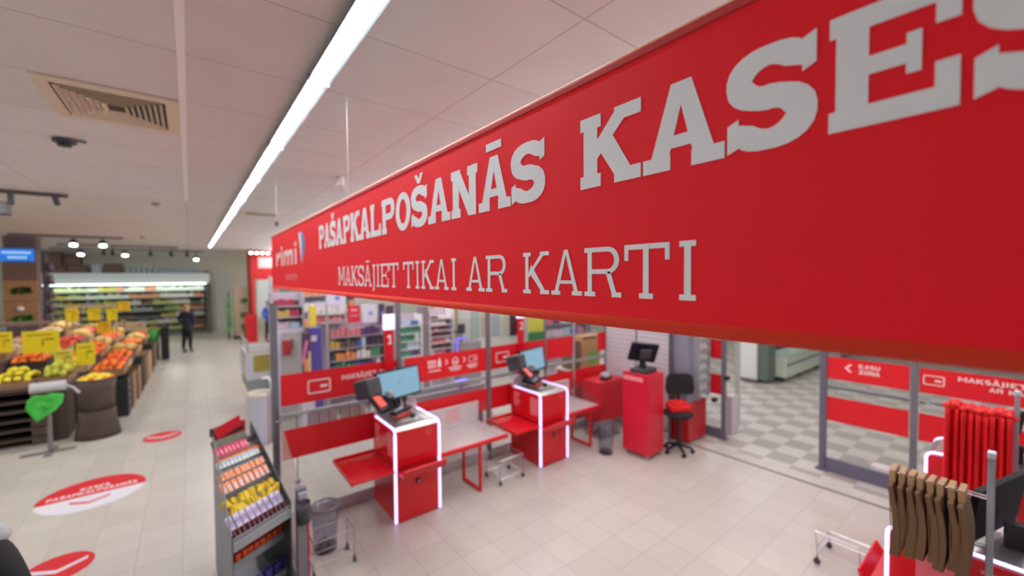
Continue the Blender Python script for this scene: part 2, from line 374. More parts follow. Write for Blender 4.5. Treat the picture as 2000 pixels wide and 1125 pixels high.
# air vent, 4-way louvre
CRM = mat('cream_vent_paint', (228, 212, 188), 0.6)
t = thing('air_vent', (-0.37, 3.93, CEIL-0.03), 'cream square ceiling air vent with nested louvres', 'vent')
x0, x1, y0, y1 = -0.70, -0.03, 3.54, 4.30
b = MB(); k = 0.07
b.box(x0, y0, CEIL-0.02, x1, y0+k, CEIL-0.001); b.box(x0, y1-k, CEIL-0.02, x1, y1, CEIL-0.001); b.box(x0, y0+k, CEIL-0.02, x0+k, y1-k, CEIL-0.001); b.box(x1-k, y0+k, CEIL-0.02, x1, y1-k, CEIL-0.001)
b.build('frame', CRM, t, bevel=0.004)
MB().box(x0+k, y0+k, CEIL-0.004, x1-k, y1-k, CEIL-0.001).build('duct', mat('dark_duct', (92, 78, 70), 0.9), t)
b = MB()
for i in range(1, 9):
    q = k+0.004+i*0.031; a0, a1, c0, c1 = x0+q, x1-q, y0+q, y1-q; w_ = 0.02
    if a1-a0 < 0.03 or c1-c0 < 0.03: break
    zt, zb = CEIL-0.006, CEIL-0.026
    for (p, qv) in (((a0, c0), (a1, c0)), ((a1, c0), (a1, c1)), ((a1, c1), (a0, c1)), ((a0, c1), (a0, c0))):
        d = Vector((qv[0]-p[0], qv[1]-p[1], 0)).normalized(); n = Vector((d.y, -d.x, 0))
        P = [Vector((p[0], p[1], zt)), Vector((qv[0], qv[1], zt)), Vector((qv[0], qv[1], zb))+n*w_+d*w_, Vector((p[0], p[1], zb))+n*w_-d*w_]
        up = Vector((0, 0, 0.003)); vs = P+[v+up for v in P]
        b.add(vs, [(0, 1, 2, 3), (7, 6, 5, 4), (0, 4, 5, 1), (1, 5, 6, 2), (2, 6, 7, 3), (3, 7, 4, 0)])
b.build('louvre', CRM, t)
t = thing('air_vent', (1.05, 8.8, CEIL-0.02), 'small beige slot vent in the ceiling right of the tube light', 'vent')
MB().box(0.78, 8.65, CEIL-0.015, 1.35, 9.0, CEIL-0.001).build('frame', CRM, t)
b = MB()
for i in range(6): b.box(0.82, 8.70+i*0.045, CEIL-0.018, 1.31, 8.715+i*0.045, CEIL-0.0155)
b.build('slat', mat('vent_slat', (150, 128, 112), 0.7), t)
t = thing('ceiling_speaker', (-0.8, 5.08, CEIL-0.02), 'small dark round ceiling speaker beyond the air vent', 'speaker')
MB().cyl((-0.8, 5.08, CEIL-0.03), (-0.8, 5.08, CEIL-0.001), 0.075, n=20).build('ring', DGREY, t)
MB().cyl((-0.8, 5.08, CEIL-0.06), (-0.8, 5.08, CEIL-0.0305), 0.045, n=16).build('cone', BLACK, t)
MB().obox((-0.71, 5.0, CEIL-0.02), (0.1, 0.03, 0.012), 0.4).build('bracket', DGREY, t)
for (x, y, lb) in ((-0.38, 8.48, 'small grey smoke detector on the ceiling left of the tube light'), (-1.0, 15.5, 'small smoke detector far down the ceiling by the spotlights')):
    tag(MB().lathe([(0.001, -0.05), (0.03, -0.05), (0.05, -0.03), (0.055, 0)], (x, y, CEIL-0.001), 16).build('smoke_detector', mat('detector_grey', (150, 138, 134), 0.6), smooth=True), lb, 'detector')
t = thing('dome_camera', (1.43, 5.1, CEIL-0.2), 'pinkish white dome camera on a short stem above the sign', 'camera')
MB().cyl((1.43, 5.1, CEIL-0.1), (1.43, 5.1, CEIL-0.001), 0.045, n=16).build('stem', WHITE, t)
MB().lathe([(0.001, -0.17), (0.03, -0.165), (0.055, -0.14), (0.06, -0.1), (0.001, -0.1)], (1.43, 5.1, CEIL), 16).build('dome', mat('dome_plastic', (200, 190, 192), 0.2), t, smooth=True)

# track spotlights
SPOTE = mat('spot_lens', (255, 255, 255), 0.4, emit=14, ergb=(240, 255, 248))
def spot(x, y, z, aim, label, lit=True, group=None, r=0.07, energy=90):
    t = thing('track_spotlight', (x, y, z), label, 'spotlight', group)
    d = Vector(aim).normalized(); c = Vector((x, y, z))
    MB().cyl(c-d*0.14, c, r*0.8, r, n=16).build('lamp_head', DGREY, t, smooth=False)
    MB().cyl(c, c+d*0.006, r*0.88, n=16).build('lens', SPOTE if lit else DGREY, t)
    MB().cyl((x, y, z+0.05), (x, y, CEIL-0.04), 0.012, n=8).build('stem', DGREY, t)
    if lit and energy:
        ld = bpy.data.lights.new('spot', 'SPOT'); ld.energy = energy; ld.color = (1, 0.96, 0.86); ld.spot_size = 1.3; ld.spot_blend = 0.6; ld.shadow_soft_size = 0.06
        lo = bpy.data.objects.new('bulb', ld); COL.objects.link(lo); lo.parent = t; lo.location = d*0.02
        lo.rotation_euler = d.to_track_quat('-Z', 'Y').to_euler()
    return t
def track(x0, x1, y, label):
    tag(MB().box(x0, y-0.02, CEIL-0.05, x1, y+0.02, CEIL-0.001).build('light_track', mat('track_grey', (96, 84, 82), 0.5), bevel=0.004), label, 'track')
track(-3.6, -1.45, 16.1, 'dark ceiling light track with two lit spotlights')
track(-3.4, -0.3, 19.9, 'far dark ceiling light track over the produce')
track(-4.0, 0.5, 22.3, 'farthest dark ceiling track in front of the coolers')
track(-3.2, -1.30, 8.35, 'grey track with a box spotlight at the left edge of the photo')
spot(-2.44, 16.1, 3.5, (0.1, -0.5, -1), 'lit spotlight, left one on the nearer lit track', r=0.085, energy=160)
spot(-1.87, 16.1, 3.5, (0.1, -0.5, -1), 'lit spotlight, right one on the nearer lit track', r=0.085, energy=160)
spot(-3.2, 22.3, 3.5, (0, -0.4, -1), 'lit spotlight near the pillar on the farthest track', r=0.1)
spot(-1.97, 22.3, 3.5, (0, -0.4, -1), 'lit spotlight mid way along the farthest track', r=0.1)
spot(0.25, 21.56, 3.35, (0, -0.5, -1), 'lit spotlight hanging lowest above the aisle end', r=0.085)
for i, x in enumerate((-2.28, -2.06, -1.07, -0.49, -0.03)):
    spot(x, 19.9, 3.42, (0.2, 0.6, -1), 'dark unlit spotlight on the far ceiling track', lit=False, group='unlit spotlights on the far track', r=0.06)
t = thing('track_spotlight', (-1.95, 8.35, 3.5), 'big dark box spotlight under the track at the left edge', 'spotlight')
MB().box(-2.1, 8.25, 3.42, -1.83, 8.45, 3.58).build('lamp_head', mat('box_lamp', (92, 88, 92), 0.4), t, bevel=0.01)
MB().box(-2.09, 8.24, 3.44, -1.93, 8.249, 3.56).build('lens', BLACK, t)
MB().box(-1.84, 8.3, 3.56, -1.80, 8.4, CEIL-0.05).build('bracket', DGREY, t)
spot(-1.40, 8.35, 3.60, (0.2, 0.4, -1), 'small unlit spotlight at the right end of the nearest track', lit=False, r=0.035)
# lamps out of the frame over the produce
for i, (x, y) in enumerate(((-3.6, 10.0), (-3.9, 13.0), (-4.2, 7.5))):
    spot(x, y, 3.5, (0.55, 0.15, -1), ['lit spotlight over the near fruit', 'lit spotlight over the rear fruit', 'lit spotlight over the pallet crates'][i], energy=160)

# ================================================================ THE HANGING SIGN
SX, SZ0, SZ1, SY0, SY1 = 0.80, 2.447, 3.085, -0.62, 5.77
t = thing('hanging_sign', (SX+0.02, (SY0+SY1)/2, SZ0), 'long red hanging sign with white slab letters for the self service checkouts', 'sign')
MB().box(SX, SY0, SZ0+0.02, SX+0.04, SY1, SZ1-0.025).build('board', SIGNR, t)
MB().cyl((SX+0.012, SY0, SZ0+0.014), (SX+0.012, SY1, SZ0+0.014), 0.017, n=20).build('bottom_tube', TUBER, t, smooth=True)
b = MB().prism([(-0.004, 0), (0.044, 0), (0.044, 0.028), (0.022, 0.034), (-0.004, 0.018)], (SX, SY1, SZ1-0.032), (1, 0, 0), (0, 0, 1), SY1-SY0)
b.build('top_rail', mat('dark_red_rail', (190, 44, 46), 0.35), t, bevel=0.003)
MB().cyl((SX+0.02, SY0, SZ1+0.001), (SX+0.02, SY1, SZ1+0.001), 0.0035, n=8).build('highlight_strip', mat('highlight_paint', (255, 190, 150), 0.3), t)  # pale strip paints the highlight along the sign's top edge
FACE = dict(U=(0, -1, 0), V=(0, 0, 1))   # seen from -x; U x V points to -x
def sign_word(chars, spans, z0, h, tt, s, o):
    b = MB(); i = 0
    for ch, (ya, yb) in zip(chars, spans):
        wd = ya-yb; k = wd/h; W = 1.0*k
        for j, p in enumerate(glyph(ch, W, tt*k**0.5, s, o*k)):
            b.prism([(a*h, q*h) for a, q in p], (SX-0.0001, ya, z0), (0, -1, 0), (0, 0, 1), 0.001, off=0.00006*(j % 10))
    return b
sp1 = [(3.437, 3.29), (3.285, 3.13), (3.12, 2.985), (2.98, 2.815), (2.805, 2.66), (2.65, 2.475), (2.475, 2.30), (2.29, 2.135), (2.12, 1.95), (1.935, 1.765), (1.755, 1.60), (1.59, 1.405), (1.395, 1.212), (1.205, 1.025), (1.02, 0.868)]
sign_word('PAŠAPKALPOŠANĀS', sp1, 2.79, 0.176, 0.25, 0.18, 0.06).build('lettering', LETTER, t)
sign_word('KASES', [(0.732, 0.552), (0.546, 0.369), (0.364, 0.226), (0.209, 0.068), (0.056, -0.09)], 2.79, 0.176, 0.25, 0.18, 0.06).build('lettering', LETTER, t)
def line2(word, ya, yb):
    b = MB(); P, L = text_polys(word, 0.115, 0.095, 0.085, 0.07); k = (ya-yb)/L
    for j, p in enumerate(P): b.prism([(a*k, q*0.122) for a, q in p], (SX-0.0001, ya, 2.518), (0, -1, 0), (0, 0, 1), 0.001, off=0.00006*(j % 10))
    b.build('lettering', LETTER, t)
for wd, a, c in (('MAKSĀJIET', 2.935, 1.912), ('TIKAI', 1.856, 1.352), ('AR', 1.293, 1.046), ('KARTI', 0.966, 0.410)): line2(wd, a, c)
# logo: lower-case letters, leaf flag and the small word under them
LOGO = mat('logo_white', (226, 214, 216), 0.6)
b = MB(); z0 = 2.70; xh = 0.15; tk = 0.075
def lp(poly, j=0): b.prism(poly, (SX-0.0001, 5.45, z0), (0, -1, 0), (0, 0, 1), 0.001, off=0.00008*j)
lp(rc(0, 0, tk, xh)); [lp(p, 1) for p in ring(0.20, 0.03, 0.16, 0.12, 0.05, 0.055, 80, 160, 6)]; lp(rc(0.17, xh-0.055, 0.27, xh), 2)
lp(rc(0.33, 0, 0.33+tk, xh)); lp(rc(0.33, xh+0.02, 0.33+tk, xh+0.06))
lp(rc(0.49, 0, 0.49+tk, xh)); lp(rc(0.69, 0, 0.69+tk, xh)); lp(rc(0.89, 0, 0.89+tk, xh)); lp(rc(0.56, xh-0.05, 0.93, xh), 1)
lp(rc(1.07, 0, 1.07+tk, xh)); lp(rc(1.07, xh+0.02, 1.07+tk, xh+0.06))
b.build('logo_lettering', LOGO, t)
def leaf(mm, half):
    b = MB(); n = 12
    for i in range(n):
        e = []
        for q in (i/n, (i+1)/n):
            l = 0.115*q; m_ = 0.115+0.012*math.sin(PI*q)*1.5; r = 0.115+0.165*math.sin(PI*min(1, q*0.92+0.08))**0.8*(1-0.25*q)
            e.append((l, m_, r, -0.28*q))
        a, c = e
        b.prism([(a[0], a[3]), (c[0], c[3]), (c[1], c[3]), (a[1], a[3])] if half < 0 else [(a[1], a[3]), (c[1], c[3]), (c[2], c[3]), (a[2], a[3])], (SX-0.0001, 4.20, 2.98), (0, -1, 0), (0, 0, 1), 0.001)
    b.build('logo_flag', mm, t)
leaf(LOGO, -1); leaf(mat('logo_blue', (84, 128, 196), 0.5), 1)
b = MB(); write(b, 'SUPER', (SX-0.0001, 4.88, 2.55), (0, -1, 0), (0, 0, 1), 0.055, 0.58, t=0.14, s=0.14, gap=0.25, th=0.001); b.build('lettering', mat('faded_print', (214, 150, 148), 0.6), t)
b = MB()
for y in (2.75, 5.5, -0.2): b.cyl((SX+0.02, y, SZ1), (SX+0.02, y, CEIL), 0.0015, n=6)
b.build('hanging_wire', mat('pale_wire', (225, 215, 215), 0.4), t)
MB().cyl((SX+0.02, 5.5, SZ1+0.09), (SX+0.02, 5.5, SZ1+0.14), 0.02, n=10).build('wire_clamp', mat('brown_clamp', (96, 66, 66), 0.5), t)

# ================================================================ FLOOR STICKERS
def disc(mb, cx, cy, r, z, ymin=None, ymax=None, n=48):
    pts = []
    for i in range(n):
        a = 2*PI*i/n; x, y = r*math.cos(a), r*math.sin(a)
        if ymin is not None: y = max(y, ymin)
        if ymax is not None: y = min(y, ymax)
        pts.append((x, y))
    mb.prism(pts, (cx, cy, z), (1, 0, 0), (0, 1, 0), 0.0012)
STW = mat('sticker_white', (226, 224, 232), 0.5); STR = mat('sticker_red', (214, 36, 48), 0.5)
def chevron(mb, cx, cy, z, w_, d_, k):
    mb.prism([(-w_, d_), (0, 0), (0, -k), (-w_, d_-k)], (cx, cy, z), (1, 0, 0), (0, 1, 0), 0.0012)
    mb.prism([(w_, d_), (w_, d_-k), (0, -k), (0, 0)], (cx, cy, z+0.0002), (1, 0, 0), (0, 1, 0), 0.0012)
t = thing('floor_sticker', (-0.97, 6.97, 0), 'large round floor sticker, red upper half with writing, white lower half with chevron', 'sticker')
b = MB(); disc(b, -0.97, 6.97, 0.475, 0.001); b.build('white_disc', STW, t)
b = MB(); disc(b, -0.97, 6.97, 0.475, 0.0025, ymin=-0.05); b.build('red_half', STR, t)
b = MB(); chevron(b, -0.97, 6.72, 0.0025, 0.17, 0.10, 0.05); b.build('chevron', STR, t)
b = MB(); write(b, 'PAŠAPKALPOŠANĀS', (-1.36, 6.98, 0.0038), (1, 0, 0), (0, 1, 0), 0.085, 0.78, t=0.2, s=0.2, th=0.001)
write(b, 'KASES', (-1.10, 7.10, 0.0038), (1, 0, 0), (0, 1, 0), 0.085, 0.26, t=0.2, s=0.2, th=0.001); b.build('lettering', PRINT, t)
for (cx, cy, lb) in ((-0.40, 8.76, 'small red round floor sticker with white chevron, far one near the wicker barrel'), (-0.99, 5.33, 'small red round floor sticker with white chevron, near one beside the dark coat')):
    r = 0.25 if cy > 8 else 0.235
    if cy < 8: cx = -0.98
    t = thing('floor_sticker', (cx, cy, 0), lb, 'sticker')
    b = MB(); disc(b, cx, cy, r, 0.001); b.build('red_disc', STR, t)
    b = MB(); chevron(b, cx, cy-0.03, 0.0025, r*0.78, 0.11, 0.055); b.build('chevron', STW, t)

# ================================================================ GLASS PARTITION (row of posts with red film) along y = 4.76
GY = 4.76
POSTM = mat('post_grey', (122, 122, 132), 0.4, 0.3)
def post(x, y, z1, label, w_=0.05, m=POSTM):
    t = thing('partition_post', (x, y, 0), label, 'post')
    MB().box(x-w_/2, y-w_/2, 0.012, x+w_/2, y+w_/2, z1).build('pole', m, t, bevel=0.006)
    MB().box(x-w_, y-w_, 0, x+w_, y+w_, 0.014).build('foot_plate', m, t, bevel=0.003)
    MB().box(x-w_/2-0.003, y-w_/2-0.003, z1, x+w_/2+0.003, y+w_/2+0.003, z1+0.012).build('cap', DGREY, t)
    return t
post(0.66, GY, 2.3, 'grey partition post at the left end of the self checkout glass', 0.06)
post(1.975, GY, 2.3, 'grey partition post just right of number one on the red pole')
post(3.29, GY, 2.3, 'grey partition post between the two self checkouts', 0.055)
post(4.38, GY, 2.3, 'slim grey partition post right of the second self checkout screen', 0.035)
post(5.02, GY, 2.3, 'pale slim partition post beside the kraft bag', 0.035, LGREY)
post(5.86, GY, 2.3, 'dark partition post at the corner with the slatted wall', 0.05, mat('dark_post', (92, 90, 98), 0.4))
def glass_panel(x0, x1, y, label, fx=None):
    t = thing('glass_panel', ((x0+x1)/2, y, 0), label, 'glass panel')
    MB().box(x0, y-0.004, 0.13, x1, y+0.004, 2.0).build('pane', GLASS, t)
    MB().box(fx or x0, y-0.007, 1.25, x1, y-0.0045, 1.575).build('red_film', REDF, t)
    MB().box(x0, y-0.007, 0.69, x1, y-0.0045, 1.0).build('red_film', REDF, t)
    MB().box(x0, y-0.02, 0.0, x1, y+0.02, 0.13).build('bottom_rail', mat('rail_pale', (206, 204, 208), 0.4, 0.2), t, bevel=0.004)
    MB().box(x0, y+0.008, 1.12, x1, y+0.035, 1.16).build('grab_rail', LGREY, t, bevel=0.004)
    return t
FU, FV = (1, 0, 0), (0, 0, 1)
def card_icon(b, x, z, h, U=FU, O=None, y=GY-0.0073):
    U = Vector(U); O = Vector(O) if O else Vector((x, y, z)); w_ = h*1.55; k = h*0.1
    f = lambda p, o_=0.0: b.prism(p, O, U, (0, 0, 1), 0.001, off=o_)
    f(rc(k*1.5, 0, w_-k*1.5, k)); f(rc(k*1.5, h-k, w_-k*1.5, h)); f(rc(0, k*1.5, k, h-k*1.5)); f(rc(w_-k, k*1.5, w_, h-k*1.5))
    for cx, cy, a in ((k*1.5, k*1.5, 180), (w_-k*1.5, k*1.5, 270), (w_-k*1.5, h-k*1.5, 0), (k*1.5, h-k*1.5, 90)):
        for p in ring(cx, cy, k*1.5, k*1.5, k, k, a, a+90, 4): f(p, 0.0001)
    f(rc(w_*0.55, h*0.38, w_*0.85, h*0.58))
p1 = glass_panel(0.71, 1.99, GY, 'glass panel with two red bands, left of the first checkout screen')
b = MB(); card_icon(b, 0.96, 1.33, 0.15); write(b, 'MAKSĀJIET TIKAI', (1.31, GY-0.0073, 1.43), FU, FV, 0.055, 0.62, t=0.2, s=0.2, th=0.001); write(b, 'AR KARTI', (1.52, GY-0.0073, 1.34), FU, FV, 0.05, 0.36, t=0.2, s=0.2, th=0.001)
b.build('lettering', PRINT, p1)
p2 = glass_panel(2.05, 3.26, GY, 'glass panel with red bands and basket, bag and card pictograms')
b = MB(); y = GY-0.0073
def bars(b, cx, z, w_, n, O3=None):
    for i in range(n): ww = w_*(1-0.25*i); b.prism(rc(-ww/2, -0.03*i, ww/2, -0.03*i+0.017), (cx, y, z), FU, FV, 0.001)
f = lambda p, cx, z, o_=0.0: b.prism(p, (cx, y, z), FU, FV, 0.001, off=o_)
for cx in (2.45,):   # basket and bottle
    for q in range(4): f(rc(-0.09+q*0.03, 0, -0.075+q*0.03, 0.09), cx, 1.41)
    f(rc(-0.1, 0.075, 0.02, 0.09), cx, 1.41, 0.0001); f(rc(-0.09, -0.005, 0.015, 0.008), cx, 1.41, 0.0001)
    f([(0.045, 0), (0.095, 0), (0.095, 0.07), (0.08, 0.09), (0.08, 0.115), (0.06, 0.115), (0.06, 0.09), (0.045, 0.07)], cx, 1.405)
for cx in (2.45,): bars(b, cx, 1.355, 0.17, 1)
for cx, in ((2.60,), (2.87,)): f([(0, 0.0), (0.03, 0.035), (0, 0.07), (0.018, 0.07), (0.048, 0.035), (0.018, 0)], cx, 1.42)
for p in ring(2.76-2.76, 0.045, 0.048, 0.06, 0.014, 0.014, 0, 360, 18): f(p, 2.755, 1.40)
f(rc(-0.03, 0.03, 0.03, 0.05), 2.755, 1.40, 0.0001); bars(b, 2.755, 1.36, 0.20, 2); bars(b, 3.02, 1.36, 0.17, 2)
b.build('pictograms', PRINT, p2)
b = MB(); card_icon(b, 2.965, 1.405, 0.085); b.build('pictograms', PRINT, p2)
p3 = glass_panel(3.32, 4.36, GY, 'glass panel with red bands behind the second checkout screen')
b = MB(); card_icon(b, 3.42, 1.33, 0.15); b.build('pictograms', PRINT, p3)
glass_panel(4.40, 5.0, GY, 'narrow glass panel with red bands behind the second bagging table')
p4 = glass_panel(5.05, 5.83, GY, 'glass panel with red bands in the corner by the slatted wall', 5.62)

# right-hand partition along x = 6.53
GX = 6.53
post(GX, 3.0, 2.4, 'grey doorway post beside the leaflet cabinet', 0.06)
post(GX, 1.72, 2.4, 'grey doorway post at the start of the red banded glass', 0.07, mat('blue_grey_post', (112, 112, 132), 0.4, 0.3))
post(GX, 0.86, 2.4, 'grey partition post behind the brown paper bags', 0.06)
def glass_panel_x(y0, y1, label):
    t = thing('glass_panel', (GX, (y0+y1)/2, 0), label, 'glass panel')
    MB().box(GX-0.004, y0, 0.17, GX+0.004, y1, 2.2).build('pane', GLASS, t)
    MB().box(GX-0.007, y0, 1.215, GX-0.0045, y1, 1.50).build('red_film', REDF, t)
    MB().box(GX-0.007, y0, 0.665, GX-0.0045, y1, 0.98).build('red_film', REDF, t)
    MB().box(GX-0.03, y0, 0.0, GX+0.03, y1, 0.17).build('bottom_rail', mat('slate_rail', (104, 102, 122), 0.45), t, bevel=0.005)
    MB().box(GX+0.008, y0, 1.085, GX+0.03, y1, 1.115).build('grab_rail', GREY, t)
    return t
q1 = glass_panel_x(0.90, 1.68, 'glass panel with red bands and arrow, right of the doorway')
b = MB(); XU = (0, -1, 0); ox = GX-0.0073
b.prism([(0.05, 0), (0.0, 0.05), (0.05, 0.1), (0.075, 0.1), (0.028, 0.05), (0.075, 0)], (ox, 1.50, 1.33), XU, FV, 0.001)
write(b, 'KASU', (ox, 1.36, 1.395), XU, FV, 0.05, 0.2, t=0.2, s=0.2, th=0.001); write(b, 'ZONA', (ox, 1.36, 1.325), XU, FV, 0.05, 0.2, t=0.2, s=0.2, th=0.001)
b.build('lettering', PRINT, q1)
q2 = glass_panel_x(-0.9, 0.82, 'glass panel with red bands and card writing behind the bag racks')
b = MB(); card_icon(b, 0, 0, 0.11, U=XU, O=(ox, 0.79, 1.315))
write(b, 'MAKSĀJIET TIKAI', (ox, 0.52, 1.40), XU, FV, 0.05, 0.75, t=0.2, s=0.2, th=0.001); write(b, 'AR KARTI', (ox, 0.30, 1.33), XU, FV, 0.045, 0.36, t=0.2, s=0.2, th=0.001)
b.build('lettering', PRINT, q2)
post(GX, -0.94, 2.4, 'grey partition post at the right end of the doorway glass', 0.06)
tt_ = thing('door_closer_panel', (GX, 3.2, 0), 'grey rail and red film between the leaflet cabinet and the doorway post', 'panel')
MB().box(GX-0.025, 3.03, 0, GX+0.025, 3.45, 0.15).build('bottom_rail', MATS['slate_rail'], tt_)
MB().box(GX-0.004, 3.03, 0.15, GX+0.004, 3.45, 2.2).build('pane', GLASS, tt_)
MB().box(GX-0.008, 3.03, 1.25, GX-0.005, 3.45, 1.55).build('red_film', REDF, tt_); MB().box(GX-0.008, 3.03, 0.69, GX-0.005, 3.45, 1.0).build('red_film', REDF, tt_)
for y, z, lb in ((2.93, 0.98, 'round black knob on the doorway post'), (3.12, 0.60, 'small black knob low on the doorway glass')):
    tag(MB().cyl((GX-0.09, y, z), (GX-0.004, y, z), 0.035, n=14).build('door_knob', BLACK, bevel=0.006), lb, 'knob')

# ================================================================ SELF CHECKOUT KIOSKS
def led_path(mb, x, y0, y1, s):
    # strip up the front edge, round the top corner and back along the top edge; s = +1 front faces -y
    f = lambda yy: yy
    th = 0.020
    mb.box(x-0.012, min(y0, y0+s*th), 0.02, x+0.012, max(y0, y0+s*th), 0.94)
    pts = []
    for i in range(7):
        a = PI/2*i/6; pts.append((x, y0+s*(0.06-0.06*math.cos(a))+s*0.01, 0.94+0.055*math.sin(a)))
    mb.tube(pts, 0.011, 8)
    mb.tube([(x, y0+s*0.07, 0.995), (x, y1, 0.995)], 0.011, 8)
def kiosk(X, Y, s, label, no, shelf=0.64, sw=0.45):
    """X,Y: left front corner; s=+1: front faces -y, s=-1: front faces +y"""
    t = thing('self_checkout', (X+0.25, Y+s*0.33, 0), label, 'self checkout')
    def B(x0, y0, z0, x1, y1, z1, mb=None):
        ya, yb = Y+s*y0, Y+s*y1; return (mb or MB()).box(X+x0, min(ya, yb), z0, X+x1, max(ya, yb), z1)
    B(0.0, 0.012, 0.01, 0.50, 0.66, 0.535).build('lower_cabinet', REDG, t, bevel=0.006)
    B(0.0, 0.012, 0.60, 0.50, 0.66, 0.965).build('upper_cabinet', REDG, t, bevel=0.006)
    B(0.01, 0.03, 0.53, 0.49, 0.65, 0.605).build('waist', mat('deep_red', (170, 14, 26), 0.4), t)
    # front tray, lipped
    b = MB(); O = (X+0.0, Y, 0.0)
    prof = [(0.02, 0.515), (-0.10, 0.515), (-0.145, 0.60), (-0.13, 0.612), (-0.09, 0.545), (0.02, 0.545)]
    b.prism([(s*q[0], q[1]) for q in prof], (X+0.03, Y, 0), (0, 1, 0), (0, 0, 1), 0.49)
    b.build('front_tray', RED, t, bevel=0.004)
    if shelf:
        d_ = shelf; b = MB(); B(-sw+0.02, 0.0, 0.555, 0.0, d_, 0.575, b); B(-sw, -0.01, 0.555, -sw+0.02, d_+0.01, 0.60, b); B(-sw+0.02, d_-0.02, 0.575, -0.001, d_+0.01, 0.60, b)
        B(-0.31, 0.0, 0.575, -0.305, d_-0.02, 0.579, b); B(-0.16, 0.0, 0.575, -0.155, d_-0.02, 0.579, b)
        b.build('side_shelf', RED, t, bevel=0.005)
    for x in (0.012, 0.488):
        b = MB(); led_path(b, X+x+(-0.014 if x < 0.1 else 0.014), Y, Y+s*0.56, s); b.build('led_strip', LEDM, t)
    b = MB(); b.prism([(s*0.012, 0.965), (s*0.66, 0.965), (s*0.66, 1.0), (s*0.06, 1.0), (s*0.012, 0.972)], (X+0.012, Y, 0), (0, 1, 0), (0, 0, 1), 0.476)
    b.build('steel_top', STEEL, t, bevel=0.003)
    B(0.10, 0.12, 1.0005, 0.38, 0.46, 1.006).build('scanner_bed', mat('scanner_glass_grey', (120, 124, 120), 0.2), t, bevel=0.002)
    B(0.14, 0.15, 1.0062, 0.34, 0.43, 1.008).build('scanner_window', mat('scanner_window', (176, 180, 170), 0.15), t)
    b = MB(); poly = [(0, 0), (0.50, 0), (0.50, 0.10)]+[(0.42+0.08*math.cos(a*PI/12), 0.10+0.08*math.sin(a*PI/12)) for a in range(1, 7)]+[(0.08, 0.18)]+[(0.08-0.08*math.sin(a*PI/12), 0.10+0.08*math.cos(a*PI/12)) for a in range(1, 7)]
    b.prism(poly, (X, Y+s*0.60, 0.965), (1, 0, 0), (0, 0, 1), 0.03); b.build('back_plate', mat('pale_pink_grey_plate', (206, 186, 190), 0.4), t)
    B(0.20, 0.47, 1.0, 0.26, 0.55, 1.28 if s > 0 else 1.15).build('monitor_stand', BLACK, t, bevel=0.008)
    # monitor
    c = Vector((X+0.225, Y+s*0.42, 1.365 if s > 0 else 1.22)); rz = s*0.27; cm = 1 if s > 0 else -1
    R = Matrix.Rotation(rz, 4, 'Z') @ Matrix.Rotation(-s*0.16, 4, 'X')
    def om(mb, x0, y0, z0, x1, y1, z1):
        m_ = MB(); m_.box(x0, y0, z0, x1, y1, z1); mb.add([c + (R @ v) for v in m_.v], m_.f); return mb
    ys = (lambda a, b_: (a, b_)) if s > 0 else (lambda a, b_: (-b_, -a))
    a, d = ys(0.0, 0.035); mon = om(MB(), -0.30, a, -0.165, 0.30, d, 0.165).build('monitor', mat('monitor_black', (22, 23, 30), 0.6, spec=0.15), t, bevel=0.006)
    a, d = ys(-0.003, 0.0); om(MB(), -0.28, a, -0.145, 0.28, d, 0.148).build('screen', SCREEN, mon)
    b = MB(); m_ = MB(); a, d = ys(-0.0045, -0.003); om(b, -0.012, a, 0.0, 0.012, d, 0.024); b.build('screen_mark', mat('screen_mark_grey', (120, 120, 150), 0.4), mon)
    # printer / card terminal cluster left of the screen
    k = lambda x, y, z: (X+(x if s > 0 else 0.5-x), Y+s*y, z)
    if s > 0:
        b = MB(); b.obox(k(-0.17, 0.30, 1.40), (0.20, 0.20, 0.20), rz=s*0.45, rx=-s*0.25); b.build('receipt_printer', DGREY, t, bevel=0.02)
        b = MB(); b.obox(k(-0.02, 0.25, 1.25), (0.30, 0.08, 0.10), rz=s*0.3, ry=0.5); b.build('printer_arm', BLACK, t, bevel=0.01)
        b = MB(); b.obox(k(-0.12, 0.16, 1.27), (0.13, 0.21, 0.035), rz=s*0.5, rx=s*0.75); ct = b.build('card_terminal', BLACK, t, bevel=0.008)
        b = MB(); b.obox(k(-0.105, 0.138, 1.288), (0.095, 0.14, 0.012), rz=s*0.5, rx=s*0.75); b.build('terminal_screen', REDSCR, ct, bevel=0.004)
        b = MB(); b.obox(k(0.02, 0.20, 1.33), (0.06, 0.09, 0.05), rz=s*0.3); b.build('barcode_eye', mat('grey_green_plastic', (140, 150, 150), 0.3), t, bevel=0.01)
        b = MB(); b.tube([k(0.04, 0.2, 1.30), k(0.09, 0.2, 1.25), k(0.11, 0.25, 1.18), k(0.18, 0.36, 1.14), k(0.22, 0.50, 1.12)], 0.012, 8)
        b.obox(k(0.08, 0.36, 1.13), (0.3, 0.06, 0.05), rz=s*0.5); b.build('cable_arm', BLACK, t)
    # stickers on the side, lock, red badge
    b = MB()
    for i in range(6): b.prism(rc(0, -0.033*i, 0.14-0.02*(i % 3), -0.033*i+0.018), (X-0.0005, Y+(0.58 if s > 0 else -0.40), 0.90), (0, -1, 0), (0, 0, 1), 0.001)
    b.build('side_print', PINKP, t)
    b = MB(); b.prism(rc(0, 0, 0.16, 0.24), (X-0.0005, Y+(0.22 if s > 0 else -0.14), 0.68), (0, -1, 0), (0, 0, 1), 0.001); b.build('side_label', mat('pink_label', (226, 120, 128), 0.5), t)
    b = MB(); b.cyl(k(0.25, 0.012, 0.40), k(0.25, -0.012, 0.40), 0.024, n=16); lk = b.build('lock', BLACK, t)
